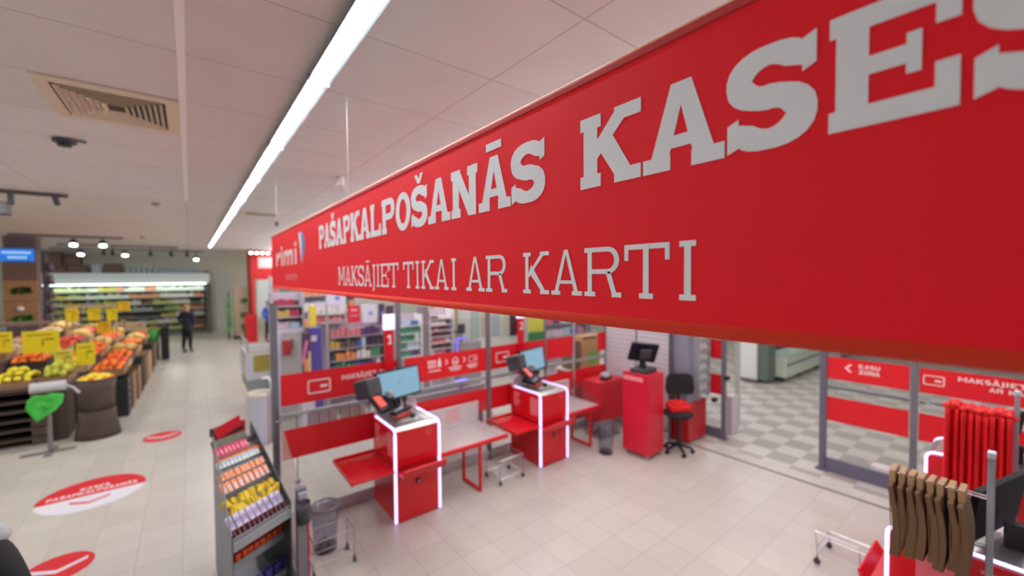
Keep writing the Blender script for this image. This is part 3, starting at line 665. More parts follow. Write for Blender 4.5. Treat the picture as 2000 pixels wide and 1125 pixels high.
    b = MB(); b.cyl(k(0.25, -0.0125, 0.40), k(0.25, -0.016, 0.40), 0.012, n=12); b.build('lock_core', mat('lock_pink', (220, 170, 190), 0.4), lk)
    b = MB(); b.cyl(k(0.38, 0.0115, 0.90), k(0.38, 0.008, 0.90), 0.045, n=18); b.build('front_badge', mat('badge_red', (224, 66, 72), 0.4), t)
    if no:
        B(0.155, 0.661, 0.5, 0.265, 0.69, 1.95).build('number_pole', REDG, t, bevel=0.004)
        B(0.145, 0.65, 1.951, 0.275, 0.70, 2.13).build('lamp_box', mat('lamp_box_white', (230, 230, 245), 0.4, emit=0.9, ergb=(225, 222, 250)), t, bevel=0.006)
        b = MB(); write(b, no, k(0.175, 0.6545, 1.78) if s > 0 else k(0.175, 0.691, 1.78), (1, 0, 0), (0, 0, 1), 0.11, 0.07, t=0.22, s=0.2, th=0.001); b.build('number', PRINT, t)
    return t
def scanner(X, Y, s, label):
    t = thing('handheld_scanner', (X+0.22, Y+s*0.3, 1.008), label, 'scanner'); k = lambda x, y, z: (X+x, Y+s*y, z)
    b = MB(); b.obox(k(0.20, 0.30, 1.045), (0.22, 0.10, 0.05), rz=s*0.35); b.build('body', mat('scanner_red', (196, 64, 54), 0.35), t, bevel=0.015)
    b = MB(); b.obox(k(0.20, 0.32, 1.085), (0.26, 0.11, 0.03), rz=s*0.35, ry=-0.12); b.build('cover', BLACK, t, bevel=0.012)
    b = MB(); b.obox(k(0.16, 0.31, 1.107), (0.14, 0.05, 0.012), rz=s*0.35, ry=-0.12); b.build('window', mat('pale_window', (190, 190, 196), 0.2), t, bevel=0.004)
    b = MB(); b.cyl(k(0.30, 0.24, 1.010), k(0.30, 0.24, 1.045), 0.03, n=14); b.build('foot', BLACK, t)
    b = MB(); b.lathe([(0.012, 0), (0.012, 0.06), (0.028, 0.10), (0.034, 0.13), (0.02, 0.145), (0.001, 0.147)], k(0.26, 0.36, 1.09), 14); b.build('knob', DGREY, t, smooth=True)
K1 = kiosk(1.63, 4.04, 1, 'red self checkout number one with blue screen and violet light strips, nearest the snack rack', '1')
K2 = kiosk(3.64, 4.045, 1, 'red self checkout number two with blue screen, nearer the slatted wall', '2')
K3 = kiosk(3.43, 0.57, -1, 'red self checkout behind the hanging brown paper bags', None, 0.33, 0.56)
K4 = kiosk(5.12, 0.60, -1, 'red self checkout behind the hanging red bags', None, 0)
scanner(1.63, 4.04, 1, 'red and black hand scanner lying on self checkout number one')
scanner(3.64, 4.045, 1, 'red and black hand scanner lying on self checkout number two')
def bagging(X, Y, s, label, w_=0.92):
    t = thing('bagging_table', (X+w_/2, Y+s*0.33, 0), label, 'bagging table')
    def B(x0, y0, z0, x1, y1, z1, mb=None):
        ya, yb = Y+s*y0, Y+s*y1; return (mb or MB()).box(X+x0, min(ya, yb), z0, X+x1, max(ya, yb), z1)
    B(0.01, 0.02, 0.575, w_, 0.62, 0.605).build('steel_plate', mat('weighing_plate', (214, 212, 210), 0.3, 0.35), t, bevel=0.004)
    b = MB(); B(0.01, -0.02, 0.56, w_+0.02, 0.019, 0.605, b); b.build('front_rail', RED, t, bevel=0.004)
    b = MB(); B(0.01, 0.625, 0.56, w_, 0.65, 0.875, b); b.build('back_panel', mat('back_panel_white', (214, 208, 210), 0.5), t, bevel=0.004)
    b = MB()
    for i in range(5): b.prism(rc(0, -0.035*i, 0.22-0.03*(i % 2), -0.035*i+0.016), (X+0.42, Y+s*0.6245 if s > 0 else Y+s*0.651, 0.82), (1, 0, 0), (0, 0, 1), 0.001)
    b.build('back_print', PINKP, t)
    b = MB(); pr = [(0.0, 0.60), (0.62, 0.60), (0.62, 0.875), (0.40, 0.875)]+[(0.40-0.34*q/8, 0.875-0.2*(math.sin(q/8*PI/2))**1.6) for q in range(1, 9)]
    b.prism([(s*q[0], q[1]) for q in pr], (X+w_-0.004, Y, 0), (0, 1, 0), (0, 0, 1), 0.008); b.build('side_guard', ACRY, t)
    b = MB(); x = X+0.535; k = lambda y, z: (x, Y+s*y, z)
    for a, d in ((-0.005, 0.03), (0.37, 0.405)): b.box(x-0.018, min(Y+s*a, Y+s*d), 0.03, x+0.018, max(Y+s*a, Y+s*d), 0.56)
    b.box(x-0.018, min(Y-s*0.005, Y+s*0.405), 0, x+0.018, max(Y-s*0.005, Y+s*0.405), 0.035); b.build('leg', RED, t, bevel=0.008)
    return t
bagging(2.15, 4.06, 1, 'steel bagging table with red rail and curved clear guard between the two checkouts')
bagging(4.16, 4.10, 1, 'steel bagging table with red rail right of self checkout number two', 0.72)
bagging(3.95, 0.57, -1, 'steel bagging table with clear guard behind the brown paper bags', 0.78)

# attendant pod, terminal, chair
t = thing('attendant_pod', (5.12, 3.48, 0), 'tall plain red attendant pod on castors with a pale label', 'cabinet')
PODM = mat('pod_red', (216, 24, 52), 0.35)
MB().box(4.92, 3.27, 0.06, 5.30, 3.70, 1.19).build('body', PODM, t, bevel=0.008)
MB().box(4.919, 3.36, 1.08, 4.9205, 3.68, 1.14).build('label_strip', PINKP, t)
for x in (4.96, 5.26):
    for y in (3.31, 3.66):
        b = MB(); b.cyl((x-0.012, y, 0.03), (x+0.012, y, 0.03), 0.03, n=12); b.build('castor', LGREY, t)
t = thing('till_terminal', (5.12, 3.5, 1.19), 'black till terminal seen from behind on top of the red pod', 'till')
MB().obox((5.10, 3.47, 1.22), (0.32, 0.26, 0.06), rz=0.1).build('base', DGREY, t, bevel=0.015)
MB().obox((5.12, 3.50, 1.31), (0.08, 0.08, 0.16), rz=0.25).build('neck', BLACK, t, bevel=0.01)
sh = MB().obox((5.13, 3.50, 1.46), (0.40, 0.05, 0.29), rz=-0.62, rx=0.4, ry=0.12).build('screen_housing', mat('till_black', (30, 27, 40), 0.5, spec=0.2), t, bevel=0.012)
MB().obox((5.07, 3.42, 1.45), (0.16, 0.03, 0.15), rz=-0.62, rx=0.4).build('rear_cover', DGREY, sh, bevel=0.008)
t = thing('office_chair', (5.50, 3.20, 0), 'black office chair on castors behind the red pod', 'chair')
cx, cy = 5.54, 3.19
sb = MB()
for i in range(5):
    a = 2*PI*i/5+0.3; p = (cx+0.195*math.cos(a), cy+0.195*math.sin(a), 0.07); sb.tube([(cx, cy, 0.12), p], [0.028, 0.018], 8)
sb = sb.build('star_base', BLACK, t)
for i in range(5):
    a = 2*PI*i/5+0.3; x, y = cx+0.195*math.cos(a), cy+0.195*math.sin(a); MB().cyl((x-0.02, y, 0.028), (x+0.02, y, 0.028), 0.028, n=12).build('castor', BLACK, sb)
MB().cyl((cx, cy, 0.1), (cx, cy, 0.54), 0.025, n=12).build('gas_column', BLACK, t)
b = MB(); b.lathe([(0.001, 0), (0.18, 0.0), (0.21, 0.03), (0.20, 0.07), (0.13, 0.09), (0.001, 0.09)], (cx, cy, 0.53), 24); b.build('seat', mat('chair_fabric', (34, 34, 40), 0.8), t, smooth=True)
b = MB(); b.prism([(-0.19, 0), (0.19, 0), (0.21, 0.1), (0.19, 0.26), (0.13, 0.31), (-0.13, 0.31), (-0.19, 0.26), (-0.21, 0.1)], (cx+0.20, cy+0.10, 0.80), (0.70, -0.71, 0), (0, 0, 1), 0.05); b.build('backrest', MATS['chair_fabric'], t, bevel=0.02)
b = MB(); b.tube([(cx+0.05, cy+0.03, 0.54), (cx+0.19, cy+0.11, 0.58), (cx+0.23, cy+0.13, 0.70), (cx+0.22, cy+0.13, 0.95)], 0.018, 8); b.build('back_support', BLACK, t)
b = MB(); b.obox((cx-0.02, cy-0.01, 0.665), (0.3, 0.24, 0.09), rz=-0.6); b.obox((cx-0.01, cy, 0.72), (0.24, 0.2, 0.05), rz=-0.4)
tag(b.build('folded_cloth', REDCL, bevel=0.03), 'red folded cloth lying on the black office chair', 'cloth')

# slatted wall panels
SL = mat('slat_white', (206, 202, 208), 0.5)
def slatwall(x, y0, y1, label):
    t = thing('slat_panel', (x, (y0+y1)/2, 0), label, 'wall panel')
    b = MB(); z = 0.16
    while z < 2.2: b.box(x, y0, z, x+0.02, y1, z+0.068); z += 0.078
    b.build('slats', SL, t, bevel=0.003)
    MB().box(x+0.012, y0, 0.13, x+0.04, y1, 2.25).build('backing', mat('slat_shadow', (120, 116, 124), 0.7), t)
    MB().box(x-0.01, y0, 0.0, x+0.03, y1, 0.12).build('base_rail', mat('base_rail_pale', (196, 190, 188), 0.5), t, bevel=0.004)
    MB().box(x-0.008, y0-0.02, 0.0, x+0.03, y0, 2.25).build('edge_post', mat('slate_edge', (112, 108, 120), 0.4), t)
slatwall(5.80, 4.10, 4.72, 'white slatted wall panel next to the dark corner post')
slatwall(5.80, 3.50, 4.075, 'white slatted wall panel behind the till terminal')
# leaflet cabinet
t = thing('leaflet_cabinet', (6.12, 3.45, 0), 'grey cabinet on a red base with leaflet pockets on its side', 'cabinet')
MB().box(5.88, 3.22, 0.03, 6.42, 3.75, 0.62).build('red_base', mat('base_red', (190, 26, 38), 0.35), t, bevel=0.006)
MB().box(5.88, 3.24, 0.62, 6.30, 3.75, 2.2).build('grey_body', mat('cabinet_grey', (150, 150, 166), 0.45, 0.2), t, bevel=0.006)
b = MB()
for i in range(9):
    z = 0.78+i*0.155; b.box(6.04, 3.12, z-0.02, 6.34, 3.24, z-0.012); b.obox((6.19, 3.125, z+0.02), (0.3, 0.006, 0.07), rx=0.3)
b.box(6.03, 3.13, 0.7, 6.045, 3.24, 2.1); b.box(6.335, 3.13, 0.7, 6.35, 3.24, 2.1)
b.build('leaflet_pocket', LGREY, t)
lf = tag(MB().obox((6.19, 3.16, 0.85), (0.13, 0.02, 0.15), rx=-0.25).build('leaflet', mat('leaflet_white', (226, 220, 222), 0.6)), 'white leaflets in the pockets of the grey cabinet', 'leaflet', 'leaflets in the cabinet pockets')
for i in range(9):
    for j, x in enumerate((6.11, 6.26)):
        if i == 0 and j == 0: lf.location = (x, 3.17, 0.78); continue
        rep(lf, (x, 3.17, 0.78+i*0.155))

# low things in the corner behind checkout two
t = thing('returns_cabinet', (5.45, 4.45, 0), 'red cabinet in the corner beside the bagging table of checkout two', 'cabinet')
MB().box(5.10, 4.25, 0.22, 5.72, 4.66, 0.86).build('body', mat('corner_red', (204, 30, 46), 0.4), t, bevel=0.01)
for x in (5.14, 5.3): 
    for y in (4.29, 4.6): MB().cyl((x, y, 0), (x, y, 0.22), 0.015, n=8).build('leg', GREY, t)
MB().box(5.0, 4.15, 0.0, 5.5, 4.5, 0.012).build('foot_plate', mat('slate_plate', (120, 128, 136), 0.4, 0.3), t)
t = thing('receipt_holder', (5.36, 4.33, 0.86), 'small silver and black device on the red corner cabinet', 'device')
MB().obox((5.38, 4.38, 0.885), (0.2, 0.13, 0.045), rz=0.3).build('base', BLACK, t, bevel=0.008)
MB().obox((5.38, 4.38, 0.935), (0.2, 0.13, 0.05), rz=0.3, rx=0.2).build('cover', LGREY, t, bevel=0.015)

# waste baskets
def basket(x, y, r, h, label, m=MESHG):
    t = thing('waste_basket', (x, y, 0), label, 'waste basket')
    MB().lathe([(0.001, 0.003), (r*0.78, 0.003), (r, h), (r-0.006, h), (r*0.76, 0.012), (0.001, 0.012)], (x, y, 0), 28).build('body', m, t, smooth=True)
    b = MB(); b.tube([(x+r*math.cos(a*PI/14), y+r*math.sin(a*PI/14), h) for a in range(29)], 0.008, 6); b.build('rim', GREY, t)
    MB().lathe([(0.001, 0), (r*0.78, 0), (r*0.80, 0.02), (0.001, 0.02)], (x, y, 0.012), 24).build('base_ring', DGREY, t)
    return t
basket(4.70, 3.83, 0.125, 0.42, 'clear grey round waste basket beside checkout two')
t = basket(0.96, 4.12, 0.125, 0.42, 'clear smoky waste basket behind the snack rack post')
rng = random.Random(3)
for i in range(5):
    a = rng.random()*6.28; tag(MB().ball((0.96+0.05*math.cos(a), 4.12+0.05*math.sin(a), 0.062+0.02*(i % 2)), 0.03, 8, 6, rz=a).build('crumpled_paper', mat('crumpled_grey', (120, 120, 130), 0.8), smooth=False), 'crumpled paper at the bottom of the smoky waste basket', 'paper', 'crumpled paper in the waste basket')

# wire trolleys (low castor frames)
def trolley(x, y, label, w_=0.36, d=0.3, rz=0.0, handle=False):
    t = thing('basket_trolley', (x, y, 0), label, 'trolley'); R = Matrix.Rotation(rz, 3, 'Z')
    P = lambda a, b_, z: tuple(Vector((x, y, 0))+R @ Vector((a, b_, z)))
    b = MB(); zt = 0.30 if not handle else 0.16
    for pts in ([(-1, -1), (1, -1), (1, 1), (-1, 1), (-1, -1)],):
        for i in range(4):
            (a, c), (e, f_) = pts[i], pts[i+1]
            for z in (0.075, zt): b.cyl(P(a*w_/2, c*d/2, z), P(e*w_/2, f_*d/2, z), 0.005, n=6)
    for a, c in ((-1, -1), (1, -1), (1, 1), (-1, 1)): b.cyl(P(a*w_/2, c*d/2, 0.075), P(a*w_/2, c*d/2, zt), 0.005, n=6)
    if handle: b.tube([P(-w_/2, -d/2, zt), P(-w_/2-0.06, -d/2, 0.32), P(-w_/2-0.06, d/2, 0.32), P(-w_/2, d/2, zt)], 0.006, 6)
    b.build('wire_frame', CHROME, t)
    for a, c in ((-1, -1), (1, -1), (1, 1), (-1, 1)):
        q = MB(); p = Vector(P(a*w_/2, c*d/2, 0.025)); q.cyl(p-Vector((0.01, 0, 0)), p+Vector((0.01, 0, 0)), 0.025, n=12); q.cyl(p, p+Vector((0, 0, 0.05)), 0.007, n=6); q.build('castor', DGREY, t)
trolley(3.13, 4.18, 'thin wire trolley on castors under the bagging table end')
trolley(0.95, 3.88, 'thin wire trolley on castors in front of the smoky waste basket', 0.34, 0.22)
trolley(4.50, 1.02, 'wire trolley on castors left of the brown paper bags', 0.34, 0.30, handle=True)

# ================================================================ BAG RACKS
def rack(x, y, label, z1=1.65, arms=(1.43,), n=0):
    t = thing('bag_rack', (x, y, 0), label, 'rack')
    MB().box(x-0.025, y-0.013, 0.02, x+0.025, y+0.013, z1).build('post', mat('rack_grey', (158, 162, 172), 0.4, 0.3), t, bevel=0.004)
    MB().box(x-0.027, y-0.015, z1-0.01, x+0.027, y+0.015, z1+0.02).build('cap', mat('rack_cap', (196, 206, 216), 0.4), t, bevel=0.004)
    MB().box(x-0.09, y-0.09, 0, x+0.09, y+0.09, 0.02).build('foot_plate', GREY, t)
    for z in arms:
        for dx in (-0.02, 0.02):
            MB().tube([(x+dx, y+0.012, z), (x+dx, y+0.46, z+0.012), (x+dx, y+0.50, z+0.04)], 0.0045, 8).build('prong', CHROME, t)
    return t
rack(3.16, 0.13, 'grey post rack carrying the brown paper bags')
rack(4.95, 0.085, 'grey post rack carrying the red bags')
def paper_bag(x, y, z, bend, label, group):
    t = thing('paper_bag', (x, y, z), label, 'bag', group)
    b = MB(); n = 8; w_ = 0.13; th = 0.0185; V = []
    for i in range(n+1):
        q = i/n; zz = z-0.05-0.37*q; off = bend*math.sin(q*PI)*0.03+(0.012*q if bend > 0 else -0.008*q); tk = th*(0.55+0.6*q)
        V += [(x-w_, y+off-tk, zz), (x+w_, y+off-tk, zz), (x+w_, y+off+tk, zz), (x-w_, y+off+tk, zz)]
    F = [(0, 1, 2, 3), (4*n+3, 4*n+2, 4*n+1, 4*n)]
    for i in range(n):
        for k in range(4): F.append((4*i+k, 4*i+(k+1) % 4, 4*i+4+(k+1) % 4, 4*i+4+k))
    b.add(V, F); b.build('body', KRAFT, t, bevel=0.003)
    b = MB(); b.box(x-0.06, y-0.013, z-0.052, x+0.06, y+0.013, z+0.012); b.build('handle', KRAFTL, t, bevel=0.003)
    b = MB(); b.box(x-w_-0.001, y-0.002, z-0.38, x-w_+0.002, y+0.002, z-0.06); b.build('gusset_fold', KRAFTD, t)
    return t
bg = paper_bag(3.16, 0.225, 1.44, -0.6, 'brown paper bags hanging in a row from the rack prongs', 'brown paper bags on the rack')
bg2 = None
for i in range(1, 8):
    c = copy_tree(bg); c.location = (3.16, 0.225+i*0.038, 1.44+0.0015*i); c.rotation_euler = (random.uniform(-0.05, 0.05), random.uniform(-0.03, 0.03), random.uniform(-0.05, 0.05)); c.scale = (1, random.choice((1, -1)) if False else 1, random.uniform(0.93, 1.08))
# red fabric bags: crumpled gathered cloth hanging from the prongs
def red_bag(x, y, z, seed, label, group):
    r = random.Random(seed); t = thing('fabric_bag', (x, y, z), label, 'bag', group)
    b = MB(); n = 10; m_ = 22; V = []
    for i in range(n+1):
        q = i/n; zz = z-0.62*q; w_ = 0.10+0.05*q**0.6
        for k in range(m_):
            a = 2*PI*k/m_; ww = w_*(1+0.09*math.sin(5*a+seed)+0.06*math.sin(9*a+q*3)); th = 0.021*(1+0.3*math.sin(7*a+seed*2+q*2))
            V.append((x+ww*math.cos(a), y+th*math.sin(a)+0.004*math.sin(3*a+seed), zz+0.012*math.sin(4*a+seed)*q))
    F = [tuple(range(m_)), tuple(range(n*m_+m_-1, n*m_-1, -1))]
    for i in range(n):
        for k in range(m_): F.append((i*m_+k, i*m_+(k+1) % m_, (i+1)*m_+(k+1) % m_, (i+1)*m_+k))
    b.add(V, F); b.build('body', REDCL, t, smooth=True)
    b = MB()
    for j in range(7):
        a = r.uniform(-0.09, 0.09); b.ball((x+a, y+r.uniform(-0.02, 0.02), z+r.uniform(-0.01, 0.03)), r.uniform(0.018, 0.032), 7, 5, 1.3, 0.8, 0.9, r.random()*3)
    b.build('gathered_top', mat('light_red_fabric', (236, 44, 44), 0.6, bump=0.3), t, smooth=True)
    return t
rb = red_bag(4.95, 0.115, 1.46, 1, 'red fabric bags hanging in a row on the second rack', 'red fabric bags on the rack')
for i in range(1, 9):
    c = copy_tree(rb); c.location = (4.95+random.uniform(-0.02, 0.02), 0.115+i*0.040, 1.46+random.uniform(-0.012, 0.012)); c.rotation_euler = (0, 0, random.uniform(-0.07, 0.07)+(PI if i % 2 else 0))
# basket and leaf prints on the side of checkout three
b = MB(); O = (3.428, 0.33, 0.62); U = (0, -1, 0)
pr = lambda p, o_=0.0: b.prism([(a*0.9, c*0.9) for a, c in p], O, U, FV, 0.001, off=o_)
pr([(0.0, 0.10), (0.15, 0.10), (0.15, 0.115), (0.0, 0.115)]); pr([(0.02, 0.0), (0.13, 0.0), (0.13, 0.012), (0.02, 0.012)])
for i in range(5): pr([(0.02+i*0.026, 0.005), (0.03+i*0.026, 0.005), (0.022+i*0.031, 0.105), (0.01+i*0.031, 0.105)], 0.0001)
pr([(0.09, 0.11), (0.1, 0.105), (0.14, 0.17), (0.13, 0.175)], 0.0002)
for i in range(8):
    a = 2*PI*i/8; pr([(0.23, 0.07), (0.23+0.06*math.cos(a), 0.07+0.06*math.sin(a)), (0.23+0.03*math.cos(a+0.4), 0.07+0.03*math.sin(a+0.4))], 0.0001*i)
b.build('side_pictograms', PRINT, K3)
#@@PART2
# ================================================================ SNACK RACK at the end of the partition
RA, RB, RC_, RD = Vector((0.19, 3.33, 0.80)), Vector((0.57, 3.56, 0.80)), Vector((0.42, 4.62, 1.16)), Vector((0.135, 4.46, 1.16))
def RP(u, v, dz=0.0):
    p = (RA*(1-u)+RB*u)*(1-v)+(RD*(1-u)+RC_*u)*v; return Vector((p.x, p.y, p.z+dz))
RANG = math.atan2(RB.y-RA.y, RB.x-RA.x)
t = thing('snack_rack', (0.38, 3.9, 0), 'grey sloping rack of sweets and snacks in the aisle at the partition end', 'shop rack')
SHG = mat('shelf_grey', (140, 144, 150), 0.4, 0.3)
def slab(mb, c4, z0, z1):
    mb.add([(p.x, p.y, z0) for p in c4]+[(p.x, p.y, z1) for p in c4], [(0, 3, 2, 1), (4, 5, 6, 7), (0, 1, 5, 4), (1, 2, 6, 5), (2, 3, 7, 6), (3, 0, 4, 7)])
NT = 8
for i in range(NT):
    v0, v1 = i/NT, (i+1)/NT; z = RP(0, v0).z-0.035
    b = MB(); slab(b, [RP(0, v0), RP(1, v0), RP(1, v1), RP(0, v1)], z-0.012, z)
    b.prism([(0, -0.02), ((RP(1, v0)-RP(0, v0)).length, -0.02), ((RP(1, v0)-RP(0, v0)).length, 0.04), (0, 0.04)], (RP(0, v0).x, RP(0, v0).y, z), (RP(1, v0)-RP(0, v0)).normalized(), (0, 0, 1), 0.006)
    b.build('tray', SHG, t)
b = MB(); q = [RP(0, 0), RP(0, 1)]
for (u, nm, m_) in ((-0.02, 'side_panel', mat('side_grey', (120, 124, 130), 0.45)), (1.02, 'side_panel', mat('side_dark', (66, 70, 76), 0.45))):
    a, c = RP(u, 0), RP(u, 1); n_ = Vector((0.008, 0, 0)); b = MB()
    b.add([(a.x, a.y, 0.02), (c.x, c.y, 0.02), (c.x, c.y, c.z+0.05), (a.x, a.y, a.z+0.03), (a.x+.008, a.y, 0.02), (c.x+.008, c.y, 0.02), (c.x+.008, c.y, c.z+0.05), (a.x+.008, a.y, a.z+0.03)],
          [(0, 3, 2, 1), (4, 5, 6, 7), (0, 1, 5, 4), (1, 2, 6, 5), (2, 3, 7, 6), (3, 0, 4, 7)])
    b.build(nm, m_, t)
u_ = (RB-RA).normalized(); L_ = (RB-RA).length; back = Vector((-0.05, 1, 0)).normalized()
for (z, dep, nm) in ((0.50, 0.22, 'shelf'), (0.22, 0.22, 'shelf'), (0.04, 0.9, 'base')):
    a = Vector((0.20, 3.50 if z > 0.3 else 3.46, 0)); c = a+u_*L_*0.98
    b = MB(); slab(b, [a, c, c+back*dep, a+back*dep], z, z+0.012)
    b.prism([(0, -0.02), (L_*0.98, -0.02), (L_*0.98, 0.035), (0, 0.035)], (a.x, a.y, z), u_, (0, 0, 1), 0.006); b.build(nm, SHG, t)
b = MB(); lp_ = [(0, -0.055), (L_*1.02, -0.055), (L_*1.02, 0.01), (0, 0.01)]
b.prism(lp_, (RA.x, RA.y-0.01, RA.z-0.03), u_, (0, 0, 1), 0.012); b.build('front_lip', mat('lip_grey', (156, 160, 166), 0.4, 0.3), t, bevel=0.003)
b = MB(); a = RP(0, 1); c = RP(0.85, 1)
b.prism([(0, 0), ((c-a).length, 0), ((c-a).length, 0.10), ((c-a).length*0.75, 0.11), (0, 0.02)], (a.x, a.y, a.z-0.02), (c-a).normalized(), (0, 0, 1), 0.02); b.build('header_board', mat('header_red', (206, 26, 44), 0.5), t)
def packs(name, label, group, m_, v, n, size, dz=0.0, kk=1.28, tilt=0.25, us=(0.06, 0.94), jit=0.2, bev=0.006, sub=None, cat='snack'):
    rng = random.Random(int(v*1000)+n); o0 = None; size = (size[0]*min(kk, 1.12), size[1]*kk, size[2]*kk)
    for i in range(n):
        u = us[0]+(us[1]-us[0])*i/max(1, n-1); p = RP(u, v, -0.035+dz)
        if o0 is None:
            th = thing(name, p, label, cat, group)
            if sub: # stripe label part
                MB().obox((p.x, p.y, p.z+size[2]/2), size).build('pack', m_, th, bevel=bev); MB().obox((p.x, p.y-size[1]/2-0.0006, p.z+size[2]*0.5), (size[0]*0.7, 0.001, size[2]*0.45)).build('print', sub, th)
            else: MB().obox((p.x, p.y, p.z+size[2]/2), size).build('pack', m_, th, bevel=bev)
            o0 = th
        else: th = rep(o0, p)
        th.rotation_euler = (-tilt+rng.uniform(-.1, .1)*jit, rng.uniform(-.3, .3)*jit, RANG+rng.uniform(-.3, .3)*jit)
PKW = mat('white_lilac_pack', (214, 208, 228), 0.4); PKM = mat('maroon_pack', (92, 30, 48), 0.4); PKO = mat('copper_pink_wrapper', (226, 150, 112), 0.3, 0.2, noise=0.3, scale=60)
PKB = mat('pale_blue_pack', (176, 206, 218), 0.4, noise=0.2, scale=60); PKP = mat('hot_pink_pack', (226, 70, 104), 0.4, noise=0.2); PKG = mat('grey_green_pack', (108, 112, 92), 0.5, noise=0.3, scale=40); PKT = mat('teal_dark', (60, 92, 92), 0.5)
packs('maroon_bar', 'short maroon bars in the lowest front row of the snack rack', 'maroon bars on the snack rack', PKM, 0.015, 12, (0.022, 0.03, 0.055), tilt=0.6)
packs('white_snack_pack', 'white and lilac packs standing in the front tier of the snack rack', 'white packs on the snack rack', PKW, 0.09, 9, (0.036, 0.014, 0.085), tilt=0.7, sub=mat('lilac_print', (176, 160, 214), 0.5))
packs('gold_wrapped_snack', 'shiny gold wrapped snacks in the second tier of the snack rack', 'gold snacks on the snack rack', GOLD, 0.20, 11, (0.045, 0.035, 0.06), tilt=0.7, jit=2, bev=0.012)
packs('gold_wrapped_snack', 'shiny gold wrapped snacks behind the first gold row on the rack', 'gold snacks on the snack rack, back row', GOLD, 0.28, 9, (0.045, 0.035, 0.055), tilt=0.7, jit=2, bev=0.012)
packs('copper_snack_pack', 'copper pink wrapped bars in the middle tier of the snack rack', 'copper packs on the snack rack', PKO, 0.38, 9, (0.036, 0.02, 0.09), tilt=0.7, sub=mat('pale_pink_label', (232, 196, 190), 0.4))
packs('copper_snack_pack', 'copper pink wrapped bars in the upper middle tier of the snack rack', 'copper packs on the snack rack, upper row', PKO, 0.49, 9, (0.036, 0.02, 0.08), tilt=0.7)
packs('teal_snack_box', 'dark teal boxes between copper and pale blue packs on the rack', 'teal boxes on the snack rack', PKT, 0.55, 7, (0.036, 0.02, 0.05), tilt=0.6)
packs('pale_blue_snack_pack', 'pale blue packs in the upper tier of the snack rack', 'pale blue packs on the snack rack', PKB, 0.62, 11, (0.030, 0.02, 0.075), tilt=0.7, sub=WHITE)
packs('orange_snack_box', 'flat orange boxes above the pale blue packs on the rack', 'orange boxes on the snack rack', mat('orange_box', (240, 128, 52), 0.5), 0.71, 6, (0.06, 0.03, 0.035), tilt=0.5)
packs('pink_snack_pack', 'hot pink packs near the top of the snack rack', 'pink packs on the snack rack', PKP, 0.79, 8, (0.03, 0.02, 0.07), tilt=0.7, us=(0.06, 0.75), sub=mat('pale_rose', (240, 150, 170), 0.5))
packs('grey_green_snack_box', 'grey green boxes in the top tier of the snack rack', 'grey green boxes on the snack rack', PKG, 0.90, 6, (0.05, 0.03, 0.06), tilt=0.5, us=(0.06, 0.75))
t2 = thing('display_box', RP(0.42, 0.985), 'open black and red display box on top of the snack rack', 'box')
p = RP(0.35, 0.99, 0.03); MB().obox((p.x, p.y, p.z+0.02), (0.24, 0.09, 0.07), rz=RANG).build('box_body', mat('box_dark', (46, 36, 36), 0.5), t2)
MB().obox((p.x+0.01, p.y-0.05, p.z+0.05), (0.23, 0.008, 0.10), rz=RANG, ry=-0.25).build('box_flap', mat('flap_red', (204, 20, 40), 0.5), t2)
def lowpacks(name, label, group, m_, z, n, size, y=3.54, jit=0.1):
    o0 = None
    for i in range(n):
        c = Vector((0.20, y, 0))+u_*(L_*(0.06+0.88*i/(n-1)))
        if o0 is None: o0 = tag(MB().obox((0, 0, size[2]/2), size).build(name, m_, bevel=0.004), label, 'snack', group); th = o0
        else: th = o0.copy(); COL.objects.link(th)
        th.location = (c.x, c.y, z); th.rotation_euler = (0, 0, RANG+random.uniform(-jit, jit))
lowpacks('orange_carton', 'bright orange cartons along the shelf below the front lip of the rack', 'orange cartons on the rack shelf', mat('carton_orange', (232, 84, 40), 0.5, noise=0.2), 0.515, 9, (0.04, 0.05, 0.06))
lowpacks('tan_carton', 'tan cartons behind the orange cartons on the rack shelf', 'tan cartons on the rack shelf', mat('carton_tan', (176, 140, 116), 0.6), 0.515, 8, (0.045, 0.07, 0.085), y=3.61)
lowpacks('violet_snack_bag', 'violet snack bags on the lowest visible shelf of the rack', 'violet bags on the rack', mat('bag_violet', (84, 66, 160), 0.4, noise=0.3), 0.235, 6, (0.055, 0.05, 0.08), y=3.51)
t = thing('end_post', (0.66, 3.60, 0), 'short grey post with a black holder and red edge at the partition end', 'post')
MB().box(0.625, 3.57, 0.0, 0.70, 3.63, 0.90).build('pole', mat('end_post_grey', (130, 126, 138), 0.45, 0.2), t, bevel=0.006)
MB().box(0.705, 3.575, 0.0, 0.715, 3.625, 0.62).build('red_edge', mat('edge_red', (232, 50, 70), 0.4), t)
b = MB(); b.lathe([(0.001, 0), (0.05, 0.0), (0.056, 0.16), (0.048, 0.16), (0.044, 0.02), (0.001, 0.02)], (0.665, 3.545, 0.64), 20); b.build('holder', DGREY, t, smooth=True)
MB().obox((0.665, 3.56, 0.85), (0.06, 0.05, 0.05)).build('clip', LGREY, t, bevel=0.006)
t = thing('acrylic_screen', (0.66, 4.2, 0), 'clear acrylic side screen running from the end post to the first partition post', 'screen')
b = MB(); b.prism([(3.64, 0.12), (4.72, 0.12), (4.72, 1.26), (4.5, 1.2), (3.64, 0.92)], (0.66, 0, 0), (0, 1, 0), (0, 0, 1), 0.008); b.build('pane', ACRY, t)
MB().box(0.64, 3.64, 0.0, 0.68, 4.72, 0.12).build('bottom_rail', LGREY, t)
b = MB(); b.cyl((0.64, 3.72, 0.9), (0.69, 3.72, 0.9), 0.014, n=12); b.cyl((0.64, 4.60, 1.15), (0.69, 4.60, 1.15), 0.014, n=12); b.build('chrome_clip', CHROME, t)

